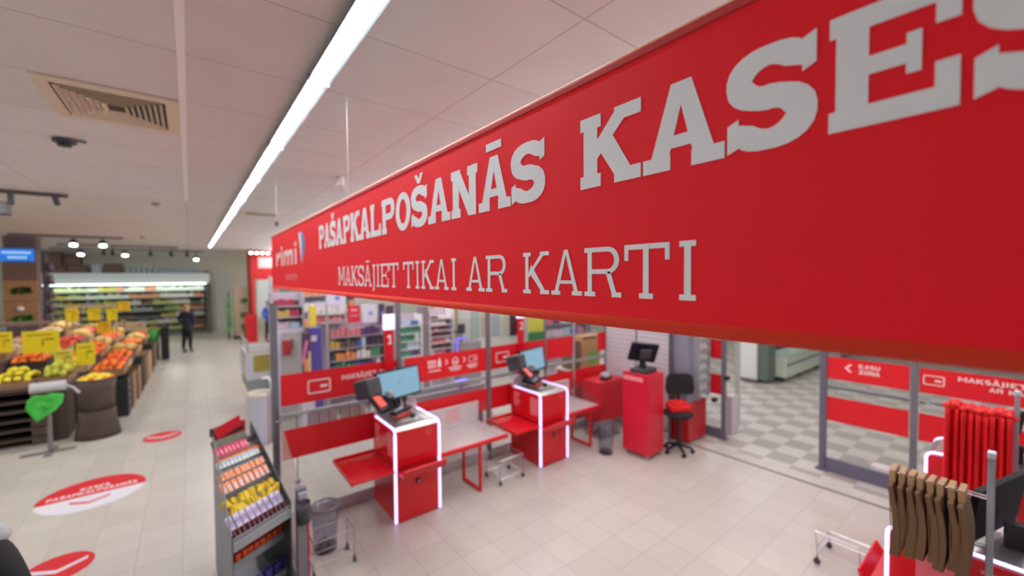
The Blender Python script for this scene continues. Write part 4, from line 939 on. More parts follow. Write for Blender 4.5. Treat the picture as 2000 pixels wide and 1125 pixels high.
# ================================================================ PEOPLE
def skin(name, chains, m_, parent, sub=2):
    me = bpy.data.meshes.new(name); bm = bmesh.new(); lay = bm.verts.layers.skin.verify(); cache = {}
    first = True
    for ch in chains:
        pv = None
        for (p, r) in ch:
            key = tuple(round(c, 4) for c in p)
            if key not in cache:
                v = bm.verts.new(Vector(p)); rr = r if isinstance(r, tuple) else (r, r); v[lay].radius = rr; cache[key] = v
                if first: v[lay].use_root = True; first = False
            v = cache[key]
            if pv is not None and pv is not v:
                try: bm.edges.new((pv, v))
                except ValueError: pass
            pv = v
    bm.to_mesh(me); bm.free(); me.materials.append(m_)
    o = bpy.data.objects.new(name, me); COL.objects.link(o); o.parent = parent
    o.modifiers.new('skin', 'SKIN').use_smooth_shade = True
    s_ = o.modifiers.new('sub', 'SUBSURF'); s_.levels = sub; s_.render_levels = sub
    return o
def person(x, y, rz, H_, label, top, legs, hair, arms='bent', scarf=None, shoe=BLACK, gap=0.09):
    t = thing('person', (x, y, 0), label, 'person'); k = H_/1.75
    P = lambda a, b_, c: (a*k, b_*k, c*k)   # x: to the person's left, y: backwards (faces -y), z up
    hipz, shz = 0.93, 1.43
    if arms == 'bent':
        aL = [(P(0.17, 0, shz-0.02), .055*k), (P(0.235, 0.03, 1.18), .045*k), (P(0.20, -0.08, 1.02), .038*k), (P(0.10, -0.24, 1.10), .03*k)]
        aR = [(P(-0.17, 0, shz-0.02), .055*k), (P(-0.235, 0.03, 1.18), .045*k), (P(-0.21, -0.08, 1.02), .038*k), (P(-0.12, -0.24, 1.12), .03*k)]
    else:
        aL = [(P(0.18, 0, shz-0.02), .065*k), (P(0.26, 0.02, 1.18), .055*k), (P(0.29, -0.01, 0.98), .045*k), (P(0.29, -0.06, 0.82), .036*k)]
        aR = [(P(-0.18, 0, shz-0.02), .065*k), (P(-0.26, 0.02, 1.18), .055*k), (P(-0.29, -0.01, 0.98), .045*k), (P(-0.29, -0.06, 0.82), .036*k)]
    handL, handR = Vector(aL[-1][0]), Vector(aR[-1][0])
    legL = [(P(0.0, 0, hipz), (.13*k, .10*k)), (P(gap, 0, hipz-0.10), .085*k), (P(gap+.02, -0.01, 0.50), .06*k), (P(gap+.04, 0.02, 0.27), .05*k), (P(gap+.04, 0.02, 0.09), .036*k)]
    legR = [(P(0.0, 0, hipz), (.13*k, .10*k)), (P(-gap, 0, hipz-0.10), .085*k), (P(-gap-.02, -0.01, 0.50), .06*k), (P(-gap-.04, 0.02, 0.27), .05*k), (P(-gap-.04, 0.02, 0.09), .036*k)]
    trunk = [(P(0, 0, hipz), (.13*k, .10*k)), (P(0, 0, 1.12), (.13*k, .095*k)), (P(0, 0, 1.32), (.15*k, .10*k)), (P(0, 0.0, shz), (.09*k, .07*k)), (P(0, -0.005, 1.53), .048*k), (P(0, -0.02, 1.60), (.062*k, .07*k)), (P(0, -0.02, 1.68), (.072*k, .085*k)), (P(0, -0.01, 1.73), (.045*k, .05*k))]
    slim = lambda c, f=0.86: [(p, (r[0]*f, r[1]*f) if isinstance(r, tuple) else r*f) for p, r in c]
    S0 = (P(0, 0, shz), (.09*k, .07*k))
    body = skin('body', [slim(trunk[:3], 0.62)+[(trunk[3][0], (.055*k, .05*k))], [(trunk[3][0], (.055*k, .05*k))]+trunk[4:], slim([S0]+aL, 0.62)[:-1]+[aL[-1]], slim([S0]+aR, 0.62)[:-1]+[aR[-1]], slim(legL, 0.7), slim(legR, 0.7)], SKIN, t)
    jk = lambda r: (r[0]*1.12, r[1]*1.15) if isinstance(r, tuple) else r*1.25
    J0 = (P(0, 0, shz-0.03), (.12*k, .10*k))
    jac = [[(P(0, 0, 0.76), (.17*k, .13*k)), (P(0, 0, 0.88), (.165*k, .13*k)), (P(0, 0, 1.0), (.155*k, .12*k)), (P(0, 0, 1.15), (.15*k, .115*k)), (P(0, 0, 1.32), (.165*k, .125*k)), J0, (P(0, 0, 1.49), (.06*k, .06*k))]]
    for a in (aL, aR): jac.append([J0]+[(p, jk(r)) for p, r in a[:-1]]+[(tuple(Vector(a[-1][0])*0.85+Vector(a[-2][0])*0.15), jk(a[-1][1]))])
    skin('jacket', jac, top, t)
    skin('trousers', [[(P(0, 0, 1.06), (.11*k, .09*k)), (legL[0][0], (.14*k, .11*k))], [(p, jk(r) if not isinstance(r, tuple) else r) for p, r in legL], [(p, jk(r) if not isinstance(r, tuple) else r) for p, r in legR]], legs, t)
    for s_ in (1, -1):
        b = MB(); b.ball(P(s_*(gap+.04), -0.05, 0.045), 0.05*k, 10, 7, 0.9, 2.5, 0.85)
        o = b.build('shoe', shoe, None, smooth=True, loc=(0, 0, 0)); o.parent = t
    # hands: palm and five fingers
    for s_, hd, prev in ((1, handL, Vector(aL[-2][0])), (-1, handR, Vector(aR[-2][0]))):
        d = (hd-prev).normalized(); side = Vector((-s_, 0, 0)); side = (side-d*side.dot(d)).normalized(); nrm = d.cross(side)
        ch = [[(tuple(hd), .024*k), (tuple(hd+d*0.05*k), (.032*k, .018*k))]]
        base = hd+d*0.05*k
        for j, (o_, ln) in enumerate(((-0.03, .060), (-0.01, .072), (0.01, .068), (0.03, .052))):
            r0 = base+nrm*o_*k+d*0.028*k
            ch.append([(tuple(base), (.032*k, .018*k)), (tuple(r0), .009*k), (tuple(r0+d*ln*0.55*k+side*0.008*k), .0085*k), (tuple(r0+d*ln*0.9*k+side*0.028*k), .0075*k)])
        th = hd+d*0.02*k-nrm*0.032*k
        ch.append([(tuple(hd), .024*k), (tuple(th), .011*k), (tuple(th+d*0.035*k-nrm*0.014*k+side*0.012*k), .009*k)])
        skin('hand', ch, SKIN, t, 1)
    # face
    b = MB(); b.ball(P(0, -0.115, 1.625), 0.014*k, 8, 6, 0.9, 1.2, 1.6); o = b.build('nose', SKIN, None, smooth=True, loc=(0, 0, 0)); o.parent = t
    b = MB()
    for s_ in (1, -1): b.ball(P(s_*0.032, -0.098, 1.655), 0.011*k, 8, 6)
    o = b.build('eye', mat('eye_dark', (50, 40, 36), 0.3), None, loc=(0, 0, 0)); o.parent = t
    b = MB(); b.ball(P(0, -0.100, 1.588), 0.022*k, 8, 6, 1, 0.35, 0.3); o = b.build('mouth', mat('lip', (176, 96, 92), 0.5), None, loc=(0, 0, 0)); o.parent = t
    b = MB()
    for s_ in (1, -1): b.ball(P(s_*0.083, 0.0, 1.63), 0.024*k, 8, 6, 0.4, 0.8, 1.3)
    o = b.build('ear', SKIN, None, smooth=True, loc=(0, 0, 0)); o.parent = t
    b = MB(); b.ball(P(0, 0.012, 1.665), 0.096*k, 16, 10, 0.93, 1.02, 1.0); b.ball(P(0, 0.055, 1.57), 0.07*k, 12, 8, 1.1, 0.7, 1.4)
    o = b.build('hair', hair, None, smooth=True, loc=(0, 0, 0)); o.parent = t
    if scarf:
        b = MB(); b.tube([P(0.12*math.cos(a*PI/8), 0.11*math.sin(a*PI/8), 1.50+0.01*math.sin(a)) for a in range(17)], 0.055*k, 10)
        b.tube([P(0.13, 0.05, 1.47), P(0.19, 0.0, 1.46), P(0.22, -0.04, 1.42)], [0.05*k, 0.04*k, 0.02*k], 10); b.tube([P(-0.13, 0.05, 1.47), P(-0.19, 0.0, 1.46), P(-0.22, -0.04, 1.42)], [0.06*k, 0.055*k, 0.03*k], 10)
        o = b.build('scarf', scarf, None, smooth=True, loc=(0, 0, 0)); o.parent = t
    t.rotation_euler = (0, 0, rz); return t
person(-0.10, 18.3, 2.6, 1.68, 'person standing in the far aisle in a navy jacket and black trousers', NAVY, BLKC, HAIR, 'bent', gap=0.075)
person(-0.905, 2.86, 3.0, 1.74, 'person at the lower left edge in a black coat and pale grey scarf', BLKC, mat('dark_trousers', (30, 30, 40), 0.8), HAIR, 'down', scarf=GRYC)

# ================================================================ PRODUCE HALL
def crate(x, y, z, sx, sy, sz, m_, label, group=None, name='produce_crate'):
    t = thing(name, (x, y, z), label, 'crate', group); b = MB(); k = 0.012
    b.box(x-sx/2, y-sy/2, z, x+sx/2, y+sy/2, z+k); b.build('base', m_, t)
    b = MB(); n = 3
    for i in range(n):
        za, zb = z+k+i*(sz-k)/n+0.004, z+k+(i+1)*(sz-k)/n-0.006
        b.box(x-sx/2, y-sy/2, za, x+sx/2, y-sy/2+k, zb); b.box(x-sx/2, y+sy/2-k, za, x+sx/2, y+sy/2, zb)
        b.box(x-sx/2, y-sy/2+k, za, x-sx/2+k, y+sy/2-k, zb); b.box(x+sx/2-k, y-sy/2+k, za, x+sx/2, y+sy/2-k, zb)
    for sx_ in (-1, 1):
        for sy_ in (-1, 1): b.box(x+sx_*(sx/2-k*1.5)-k/2, y+sy_*(sy/2-k*1.5)-k/2, z+k, x+sx_*(sx/2-k*1.5)+k/2, y+sy_*(sy/2-k*1.5)+k/2, z+sz)
    b.build('slats', m_, t); return t
FR = {}
def fruit(kind, p, r, label, group, cat='fruit'):
    if kind not in FR:
        m_, sx, sz, leafy = {'orange': (ORNG, 1, 0.95, 0), 'tangerine': (TANG, 1, 0.85, 0), 'lemon': (LEMON, 1.25, 0.95, 0), 'pear': (PEAR, 1, 1.25, 0), 'melon': (MELON, 1.3, 1, 0), 'apple': (APPLE, 1, 0.92, 0), 'root_vegetable': (ROOT, 2.2, 0.7, 0), 'tomato': (mat('tomato_skin', (214, 52, 36), 0.35), 1, 0.85, 0)}[kind]
        b = MB(); b.ball((0, 0, sz), 1.0, 12, 8, sx, 1, sz); b.cyl((0, 0, 1.9*sz), (0, 0, 2.02*sz), 0.12, n=6)
        me_o = b.build(kind, m_, None, smooth=True, loc=(0, 0, 0)); FR[kind] = me_o.data; o = me_o
    else:
        o = bpy.data.objects.new(kind, FR[kind]); COL.objects.link(o)
    o.location = p; o.scale = (r, r, r); o.rotation_euler = (random.uniform(-.3, .3), random.uniform(-.3, .3), random.uniform(0, 6)); tag(o, label, cat, group); return o
def heap(kind, x, y, z, sx, sy, r, label, group, rows=None, peak=0.06):
    e_ = {'melon': 1.3, 'lemon': 1.2, 'root_vegetable': 1.7}.get(kind, 1.0)
    nx, ny = max(2, int(sx/(2.08*r*e_))), max(2, int(sy/(2.08*r*e_)))
    for i in range(nx):
        for j in range(ny):
            u, v = (i+0.5)/nx-0.5, (j+0.5)/ny-0.5
            h = peak*(1-4*u*u)*(1-4*v*v)
            fruit(kind, (x+u*(sx-0.03)+random.uniform(-.008, .008), y+v*(sy-0.03)+random.uniform(-.008, .008), z+h), r*random.uniform(0.93, 1.05), label, group)
def heap_far(name, x, y, z, sx, sy, r, m_, label, n=60):
    b = MB()
    for i in range(n):
        u, v = random.uniform(-.5, .5), random.uniform(-.5, .5); b.ball((x+u*sx, y+v*sy, z+0.07*(1-4*u*u)+random.uniform(0, .02)), r*random.uniform(.9, 1.1), 8, 5)
    tag(b.build(name, m_, smooth=True), label, 'fruit', kind='stuff')
# display tables: stepped rows of crates, edge on the aisle at x = -1.0
PB = mat('stand_brown', (92, 76, 68), 0.7, noise=0.2); CRW = mat('crate_wood', (150, 116, 84), 0.7, noise=0.2); CRB = mat('crate_black', (46, 44, 46), 0.6)
rows_y = [10.75, 11.5, 12.25, 13.0, 13.75, 14.6, 15.5, 16.4]
kinds = [['orange', 'lemon', 'orange', 'melon'], ['tangerine', 'orange', 'pear', 'root_vegetable'], ['orange', 'tangerine', 'tomato', 'root_vegetable'], ['melon', 'orange', 'tangerine', 'apple'],
         ['tangerine', 'melon', 'apple', 'root_vegetable'], ['orange', 'tangerine', 'melon', 'root_vegetable'], ['melon', 'orange', 'apple', 'melon'], ['apple', 'melon', 'melon', 'root_vegetable']]
MK = {'orange': ORNG, 'tangerine': TANG, 'lemon': LEMON, 'pear': PEAR, 'melon': MELON, 'apple': APPLE, 'root_vegetable': ROOT, 'tomato': None}
xs = [-1.22, -1.70, -2.18, -2.66]; zs = [0.80, 0.93, 1.07, 1.22]
words_r = ['first', 'second', 'third', 'fourth', 'fifth', 'sixth', 'seventh', 'last']; words_t = ['aisle edge', 'second tier', 'third tier', 'top tier']
rr_ = {'orange': 0.042, 'tangerine': 0.038, 'lemon': 0.036, 'pear': 0.04, 'melon': 0.075, 'apple': 0.042, 'root_vegetable': 0.035, 'tomato': 0.04}
for j, yy in enumerate(rows_y):
    for i in range(4):
        kd = kinds[j][i]; x, z = xs[i], zs[i]
        crate(x, yy, z, 0.46, 0.66, 0.12, [CRW, WOODL, CRB][(i+j) % 3], f'wooden display crate of {kd.replace("_", " ")}s, {words_t[i]}, {words_r[j]} row of the produce display')
        if j < 4 and not (i == 3 and j > 1):
            heap(kd, x, yy, z+0.05, 0.42, 0.60, rr_[kd]*1.12, f'{kd.replace("_", " ")} heaped in the {words_t[i]} crate of the {words_r[j]} row', f'{kd} heap {words_t[i]} {words_r[j]} row', peak=0.13)
        else:
            heap_far(kd+'_heap', x, yy, z+max(0.09, rr_[kd]*1.15+0.02), 0.42-2*rr_[kd], 0.60-2*rr_[kd], rr_[kd]*1.05, MK.get(kd) or MATS.get('tomato_skin') or APPLE, f'heap of {kd.replace("_", " ")}s, {words_t[i]}, {words_r[j]} row of the produce display')
    t = thing('display_stand', (-1.94, yy, 0), f'brown stepped stand under the {words_r[j]} row of produce crates', 'stand')
    for i in range(1, 4): MB().box(xs[i]-0.235, yy-0.33, 0.02, xs[i]+0.235, yy+0.33, zs[i]-0.002).build('step', PB, t)
# crates stacked on the floor under the aisle edge
stk = [(-1.10, 10.95, CRB, 0.14, 'black plastic crates stacked behind the wicker barrel'), (-1.08, 11.62, CRW, 0.13, 'brown wooden crates in the second stack along the aisle'), (-1.05, 12.3, CRW, 0.13, 'brown wooden crates in the third stack along the aisle'),
       (-1.04, 13.05, CRB, 0.14, 'dark crates in the fourth stack along the aisle'), (-1.02, 13.8, CRW, 0.13, 'brown crates in the fifth stack along the aisle'), (-1.0, 14.6, WOODL, 0.13, 'pale crates in the sixth stack along the aisle'), (-1.0, 15.5, CRB, 0.14, 'dark crates in the seventh stack along the aisle'), (-0.98, 16.4, CRW, 0.13, 'brown crates in the farthest stack along the aisle')]
for (x, y, m_, h, lb) in stk:
    c0 = crate(x-0.1, y-0.16, 0, 0.5, 0.60, h, m_, lb, lb, 'stacked_crate')
    k = 1
    while (k+1)*h+0.005*k < 0.79: rep(c0, (x-0.1, y-0.16, k*(h+0.003))); k += 1
    c = c0
for (x, y, m_, h, lb) in stk[:1]:
    b = MB()
    for i in range(5): b.box(x+0.151, y-0.30, 0.06+i*0.143, x+0.153, y-0.18, 0.09+i*0.143)
    tag(b.build('crate_label', mat('pale_tag', (170, 170, 172), 0.6)), 'pale labels on the black crates behind the barrel', 'label')
# pallets facing the camera
t = thing('pallet_stack', (-2.6, 9.85, 0), 'stack of dark brown pallets carrying the front fruit crates', 'pallets')
for i in range(6):
    z = i*0.145; b = MB(); b.box(-3.5, 9.55, z+0.10, -1.75, 10.3, z+0.125); 
    for x in (-3.5, -2.72, -1.97): b.box(x, 9.55, z, x+0.22, 10.3, z+0.10)
    b.build('pallet', mat('pallet_brown', (84, 68, 62), 0.75, noise=0.25, scale=12), t)
MB().box(-1.745, 9.62, 0.0, -1.60, 10.2, 0.9).build('side_board', MATS['pallet_brown'], t)
MB().box(-3.55, 9.5, 0.87, -1.56, 10.35, 0.91).build('top_board', MATS['pallet_brown'], t)
for n_, (x, kd, wd) in enumerate(((-3.15, 'tangerine', 'left'), (-2.66, 'orange', 'middle'), (-2.17, 'lemon', 'right'))):
    crate(x, 9.92, 0.91, 0.46, 0.7, 0.10, CRW, f'{wd} wooden crate of {kd}s on the pallets')
    heap(kd, x, 9.92, 0.96, 0.42, 0.64, rr_[kd]*1.12, f'{kd} heaped in the {wd} crate on the pallets', f'{kd} heap on the pallets', peak=0.17)
crate(-1.74, 9.95, 0.91, 0.34, 0.6, 0.10, CRW, 'small wooden crate of pears on the pallets beside the barrel'); heap('pear', -1.74, 9.95, 0.96, 0.31, 0.54, 0.045, 'pear heaped in the crate beside the wicker barrel', 'pear heap on the pallets', peak=0.17)
# wicker barrel
t = thing('wicker_barrel', (-1.235, 9.50, 0), 'dark brown flared wicker barrel at the corner of the fruit display', 'barrel')
MB().lathe([(0.001, 0.0), (0.28, 0.0), (0.262, 0.1), (0.235, 0.28), (0.225, 0.44), (0.001, 0.44)], (-1.235, 9.50, 0), 36).build('lower_basket', WICK, t, smooth=True)
MB().lathe([(0.001, 0.445), (0.212, 0.445), (0.216, 0.6), (0.225, 0.78), (0.245, 0.95), (0.232, 0.95), (0.205, 0.80), (0.001, 0.80)], (-1.235, 9.50, 0), 36).build('upper_basket', WICK, t, smooth=True)
b = MB(); b.tube([(-1.235+0.24*math.cos(a*PI/16), 9.50+0.24*math.sin(a*PI/16), 0.95) for a in range(33)], 0.012, 6); b.build('rim', WICK, t)
for i in range(26):
    a = i*2.4; q = 0.19*math.sqrt((i+0.5)/26); fruit('lemon' if i % 3 else 'orange', (-1.235+q*math.cos(a), 9.50+q*math.sin(a), 0.90+0.08*(1-q/0.19)), 0.042, ('lemon' if i % 3 else 'orange')+' in the top of the wicker barrel', ('lemons' if i % 3 else 'oranges')+' in the wicker barrel')
# bag stand with green cloth
t = thing('bag_dispenser', (-1.68, 9.02, 0), 'grey pole stand with plastic bag roll and green cloth in front of the pallets', 'stand')
b = MB(); b.box(-1.98, 8.97, 0, -1.42, 9.07, 0.02); b.box(-1.72, 8.80, 0.0, -1.64, 9.25, 0.02); b.build('foot', mat('stand_grey', (132, 130, 130), 0.5, 0.3), t, bevel=0.004)
MB().cyl((-1.68, 9.02, 0.02), (-1.68, 9.02, 0.95), 0.028, n=12).build('pole', MATS['stand_grey'], t)
MB().cyl((-1.86, 9.02, 0.98), (-1.50, 9.02, 0.98), 0.075, n=18).build('bag_roll', mat('bag_roll_clear', (190, 192, 196), 0.35), t, smooth=False)
b = MB(); b.tube([(-1.5, 9.02, 0.98), (-1.42, 9.0, 0.93), (-1.36, 9.0, 0.84)], 0.02, 8); b.build('handle', LGREY, t)
b = MB(); out = [(-1.90, 0.70), (-1.87, 0.83), (-1.80, 0.89), (-1.70, 0.87), (-1.62, 0.90), (-1.52, 0.86), (-1.53, 0.74), (-1.60, 0.64), (-1.70, 0.56), (-1.79, 0.49), (-1.84, 0.60)]
cc = (-1.70, 0.72); V = []; m = len(out); n = 6
for i in range(1, n+1):
    for k, (ox_, oz_) in enumerate(out):
        q = i/n; V.append((cc[0]+(ox_-cc[0])*q, 8.945-0.03*math.sin(k*2.1)*q-0.02*math.sin(q*6+k), cc[1]+(oz_-cc[1])*q))
V.append((cc[0], 8.93, cc[1])); F = [((i-1)*m+k, (i-1)*m+(k+1) % m, i*m+(k+1) % m, i*m+k) for i in range(1, n) for k in range(m)]+[(len(V)-1, (k+1) % m, k) for k in range(m)]
b.add(V, F); o = b.build('green_cloth', GREEN, t, smooth=True); o.modifiers.new('solid', 'SOLIDIFY').thickness = 0.006
# price cards on holders
def card(x0, x1, z0, z1, y, label, m_=YEL, mark=True, base=0.9):
    t = thing('price_card', ((x0+x1)/2, y, z0), label, 'price card')
    MB().box(x0, y-0.006, z0, x1, y+0.006, z1).build('card', m_, t, bevel=0.002)
    if base is not None: MB().cyl(((x0+x1)/2, y+0.012, base), ((x0+x1)/2, y+0.012, z0+0.02), 0.007, n=6).build('stem', DGREY, t)
    if mark:
        b = MB(); h = z1-z0; w_ = x1-x0
        b.box(x0+w_*0.12, y-0.0075, z0+h*0.78, x0+w_*0.80, y-0.0062, z0+h*0.84); b.box(x0+w_*0.52, y-0.0075, z0+h*0.28, x0+w_*0.57, y-0.0062, z0+h*0.62); b.box(x0+w_*0.60, y-0.0075, z0+h*0.55, x0+w_*0.86, y-0.0062, z0+h*0.64)
        b.build('print', mat('card_print', (150, 120, 20), 0.6), t)
card(-2.46, -2.27, 1.40, 1.73, 10.2, 'yellow price card cut by the left edge of the photo')
card(-2.17, -1.75, 1.36, 1.72, 10.2, 'big yellow price card over the lemons')
card(-1.56, -1.33, 1.09, 1.46, 10.2, 'yellow price card above the wicker barrel', base=0.0)
card(-1.82, -1.59, 1.05, 1.38, 10.18, 'pale yellow price card left of the barrel card', mat('pale_yellow_card', (222, 208, 80), 0.6))
card(-2.19, -1.98, 1.62, 1.91, 13.35, 'leftmost small yellow card in the rear row'); card(-1.84, -1.64, 1.62, 1.90, 13.35, 'middle small yellow card in the rear row'); card(-1.53, -1.35, 1.60, 1.88, 13.35, 'right small yellow card in the rear row')
card(-1.34, -1.13, 1.82, 2.04, 13.35, 'highest small yellow card in the rear row', mat('amber_card', (240, 190, 24), 0.6)); card(-1.64, -1.42, 1.35, 1.62, 12.9, 'small yellow card below the rear row', mat('amber_card', (240, 190, 24), 0.6))
t = thing('sign_beam', (-1.73, 13.4, 1.91), 'wooden beam holding the rear row of yellow cards', 'beam')
MB().box(-2.2, 13.37, 1.91, -1.35, 13.42, 1.97).build('beam', WOODL, t)
for x in (-2.18, -1.38): MB().box(x-0.02, 13.38, 0.9, x+0.02, 13.41, 1.91).build('upright', WOODL, t)
t = thing('wooden_canopy', (-2.9, 12.4, 0), 'grey brown wooden beam on posts over the back of the fruit display', 'beam')
MB().box(-4.2, 12.36, 1.66, -2.26, 12.46, 1.73).build('beam', mat('canopy_grey', (150, 130, 118), 0.7), t)
for x in (-4.1, -3.0): MB().box(x-0.03, 12.38, 0.02, x+0.03, 12.44, 1.66).build('upright', MATS['canopy_grey'], t)
# green basket and black bin at the far end of the display
t = thing('green_tub', (-0.80, 17.2, 0.0), 'bright green tub at the far end of the fruit display', 'tub')
MB().lathe([(0.001, 0.55), (0.13, 0.55), (0.17, 0.95), (0.15, 0.95), (0.11, 0.58), (0.001, 0.58)], (-0.95, 17.2, 0), 20).build('tub', mat('tub_green', (60, 170, 66), 0.5), t, smooth=True)
MB().box(-1.12, 17.05, 0, -0.80, 17.35, 0.55).build('stand', CRB, t)
tag(MB().box(-0.75, 17.0, 0, -0.55, 17.3, 1.05).build('tall_black_bin', BLACK, bevel=0.02), 'tall narrow black bin beside the green tub', 'bin')
for (x, y, z, rz) in ((-1.35, 16.9, 1.12, 0.3), (-1.38, 17.1, 1.22, 0.35), (-1.34, 16.7, 1.03, 0.25)):
    b = MB(); b.obox((x, y, z), (0.62, 0.12, 0.07), rz=0.2, ry=0.22)
    tag(b.build('baguette_tray', WOODL, bevel=0.02), 'tilted pale wooden trays at the far end of the fruit display', 'tray', 'tilted wooden trays')

# pillar with boards and blue screen
t = thing('clad_pillar', (-3.58, 17.2, 0), 'wood clad pillar with a blue screen and leaf pictures', 'pillar')
MB().box(-3.88, 17.0, 0, -3.30, 17.5, 3.745).build('core', mat('pillar_mauve', (122, 104, 104), 0.7), t)
MB().box(-3.90, 16.97, 1.35, -3.28, 17.0, 3.02).build('cladding', WOOD, t)
b = MB()
for z in (1.35, 1.98, 2.55, 3.0): b.box(-3.92, 16.955, z, -3.26, 16.97, z+0.02)
b.build('batten', WOODG, t)
MB().box(-3.90, 16.965, 2.57, -3.28, 16.969, 2.99).build('upper_board', mat('board_mauve', (124, 96, 84), 0.6), t)
t2 = thing('blue_screen_sign', (-3.6, 16.93, 3.05), 'small bright blue screen with pale writing on the pillar', 'screen')
MB().box(-3.93, 16.90, 3.07, -3.32, 16.95, 3.40).build('screen_body', mat('screen_blue', (30, 110, 200), 0.4, emit=0.7, ergb=(30, 120, 215)), t2)
b = MB()
for r_ in range(2):
    for i in range(9 - 3*r_): b.box(-3.88+i*0.058+0.1*r_, 16.893, 3.27-r_*0.13, -3.845+i*0.058+0.1*r_, 16.899, 3.33-r_*0.13)
b.build('writing', mat('screen_writing', (190, 220, 240), 0.4, emit=0.8), t2)
for (z, m_, lb, w_) in ((2.28, mat('leaf_dark', (74, 100, 30), 0.6, noise=0.4), 'upper', 0.34), (1.52, LEAF, 'lower', 0.36)):
    b = MB(); rng = random.Random(4)
    for i in range(26): b.obox((-3.58+rng.uniform(-w_/2, w_/2), 16.945, z+rng.uniform(-0.09, 0.09)), (0.10, 0.008, 0.045), ry=rng.uniform(-1, 1))
    tag(b.build('leaf_picture', m_), f'{lb} green leaf decoration on the pillar board', 'decoration')
tag(MB().lathe([(0.001, 0), (0.06, 0.02), (0.075, 0.07), (0.05, 0.12), (0.001, 0.14)], (-3.6, 16.90, 1.72), 14).build('white_bulb', WHITE, smooth=True), 'small white round thing on the pillar above the lower leaves', 'decoration')
# dark shelf side right of the pillar
t = thing('bottle_shelf', (-3.2, 17.75, 0), 'dark mauve shelf unit right of the pillar', 'shelf')
MB().box(-3.295, 17.52, 0, -3.25, 18.0, 3.3).build('side', mat('mauve_shelf', (92, 76, 84), 0.6), t)
for i in range(7): MB().box(-3.25, 17.55, 0.4+i*0.4, -3.10, 17.95, 0.43+i*0.4).build('shelf', WOODG, t)
o0 = None
for i in range(7):
    for j in range(3):
        if o0 is None:
            o0 = tag(MB().lathe([(0.001, 0), (0.04, 0), (0.04, 0.17), (0.014, 0.22), (0.014, 0.28), (0.001, 0.28)], (0, 0, 0), 10).build('bottle', mat('bottle_mauve', (110, 92, 104), 0.25), smooth=True, loc=(0, 0, 0)), 'bottle on the dark mauve shelf right of the pillar', 'bottle', 'bottles on the mauve shelf'); o = o0
        else: o = o0.copy(); COL.objects.link(o)
        o.location = (-3.17, 17.62+j*0.13, 0.431+i*0.4)

# far chilled wall
t = thing('chilled_wall_cabinet', (-1.9, 24.4, 0), 'long white chilled wall cabinet with lit canopy at the far end', 'cooler')
CW = mat('cooler_white', (206, 216, 212), 0.5)
MB().box(-4.7, 24.75, 0, 0.78, 24.9, 2.9).build('back', mat('cooler_back', (70, 76, 70), 0.7), t)
b = MB(); b.box(-4.7, 23.9, 0, 0.60, 24.75, 0.18); b.build('plinth', mat('plinth_grey', (120, 124, 120), 0.6), t)
for i in range(7): MB().box(-4.7, 24.05, 0.28+i*0.29, 0.60, 24.74, 0.305+i*0.29).build('shelf', mat('shelf_pale', (190, 200, 190), 0.5), t)
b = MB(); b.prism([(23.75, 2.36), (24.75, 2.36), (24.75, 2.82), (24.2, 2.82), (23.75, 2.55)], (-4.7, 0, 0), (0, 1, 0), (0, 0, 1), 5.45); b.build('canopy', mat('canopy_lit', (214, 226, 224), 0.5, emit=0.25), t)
MB().box(-4.6, 23.85, 2.325, 0.6, 23.95, 2.355).build('canopy_light', mat('cooler_light', (255, 255, 255), 0.5, emit=9, ergb=(235, 255, 246)), t)
MB().box(0.60, 23.85, 0, 0.80, 24.75, 2.5).build('end_panel', mat('end_panel_dark', (108, 112, 100), 0.6), t)
colsP = [(226, 226, 216), (200, 206, 120), (150, 190, 110), (96, 120, 80), (206, 190, 90), (60, 66, 62), (216, 150, 120), (170, 180, 190), (120, 92, 70), (210, 214, 170)]
PK = []
for i, c in enumerate(colsP):
    me = MB().box(-0.055, -0.09, 0, 0.055, 0.09, 0.17).build('chilled_pack', mat('pack_colour_%s' % 'abcdefghij'[i], c, 0.5), bevel=0.006, loc=(0, 0, 0)); PK.append(me)
first = set(); rng = random.Random(11)
for i in range(7):
    run = 0
    for j in range(40):
        if run <= 0: ci = rng.randrange(len(colsP)) if i < 5 else rng.choice([0, 0, 4, 9, 6]); run = rng.randint(2, 5)
        run -= 1
        if ci not in first: o = PK[ci]; first.add(ci)
        else: o = PK[ci].copy(); COL.objects.link(o)
        o.location = (-4.6+j*0.13, 24.2, 0.305+i*0.29); o.scale = (1, 1, rng.uniform(0.7, 1.25)); tag(o, 'small chilled pack on the shelves of the far wall cabinet', 'package', 'chilled packs on the far wall')
for ci in range(len(colsP)):
    if ci not in first: bpy.data.objects.remove(PK[ci])
# decoration above the canopy: wooden boards and pale letter shapes
for k_, (x0, x1, z0, z1, lb) in enumerate(((-4.62, -4.0, 3.15, 3.66, 'upper left'), (-3.9, -3.45, 3.15, 3.60, 'upper right'), (-4.6, -3.9, 2.83, 3.12, 'lower left'), (-3.88, -3.28, 2.83, 3.12, 'lower right'), (-2.80, -2.25, 2.84, 3.22, 'single'))):
    t2 = thing('wooden_wall_box', ((x0+x1)/2, 24.3, z0), f'{lb} mauve brown wooden box above the far chilled cabinet', 'box')
    MB().box(x0, 24.2, z0, x1, 24.5, z1).build('frame', mat('mauve_wood', (112, 88, 84), 0.7), t2); MB().box(x0+0.04, 24.19, z0+0.04, x1-0.04, 24.2, z1-0.04).build('panel', mat('mauve_wood_b', (130, 104, 98), 0.7), t2)
rng = random.Random(5); PL_ = mat('pale_letter', (196, 214, 222), 0.6)
o0 = None
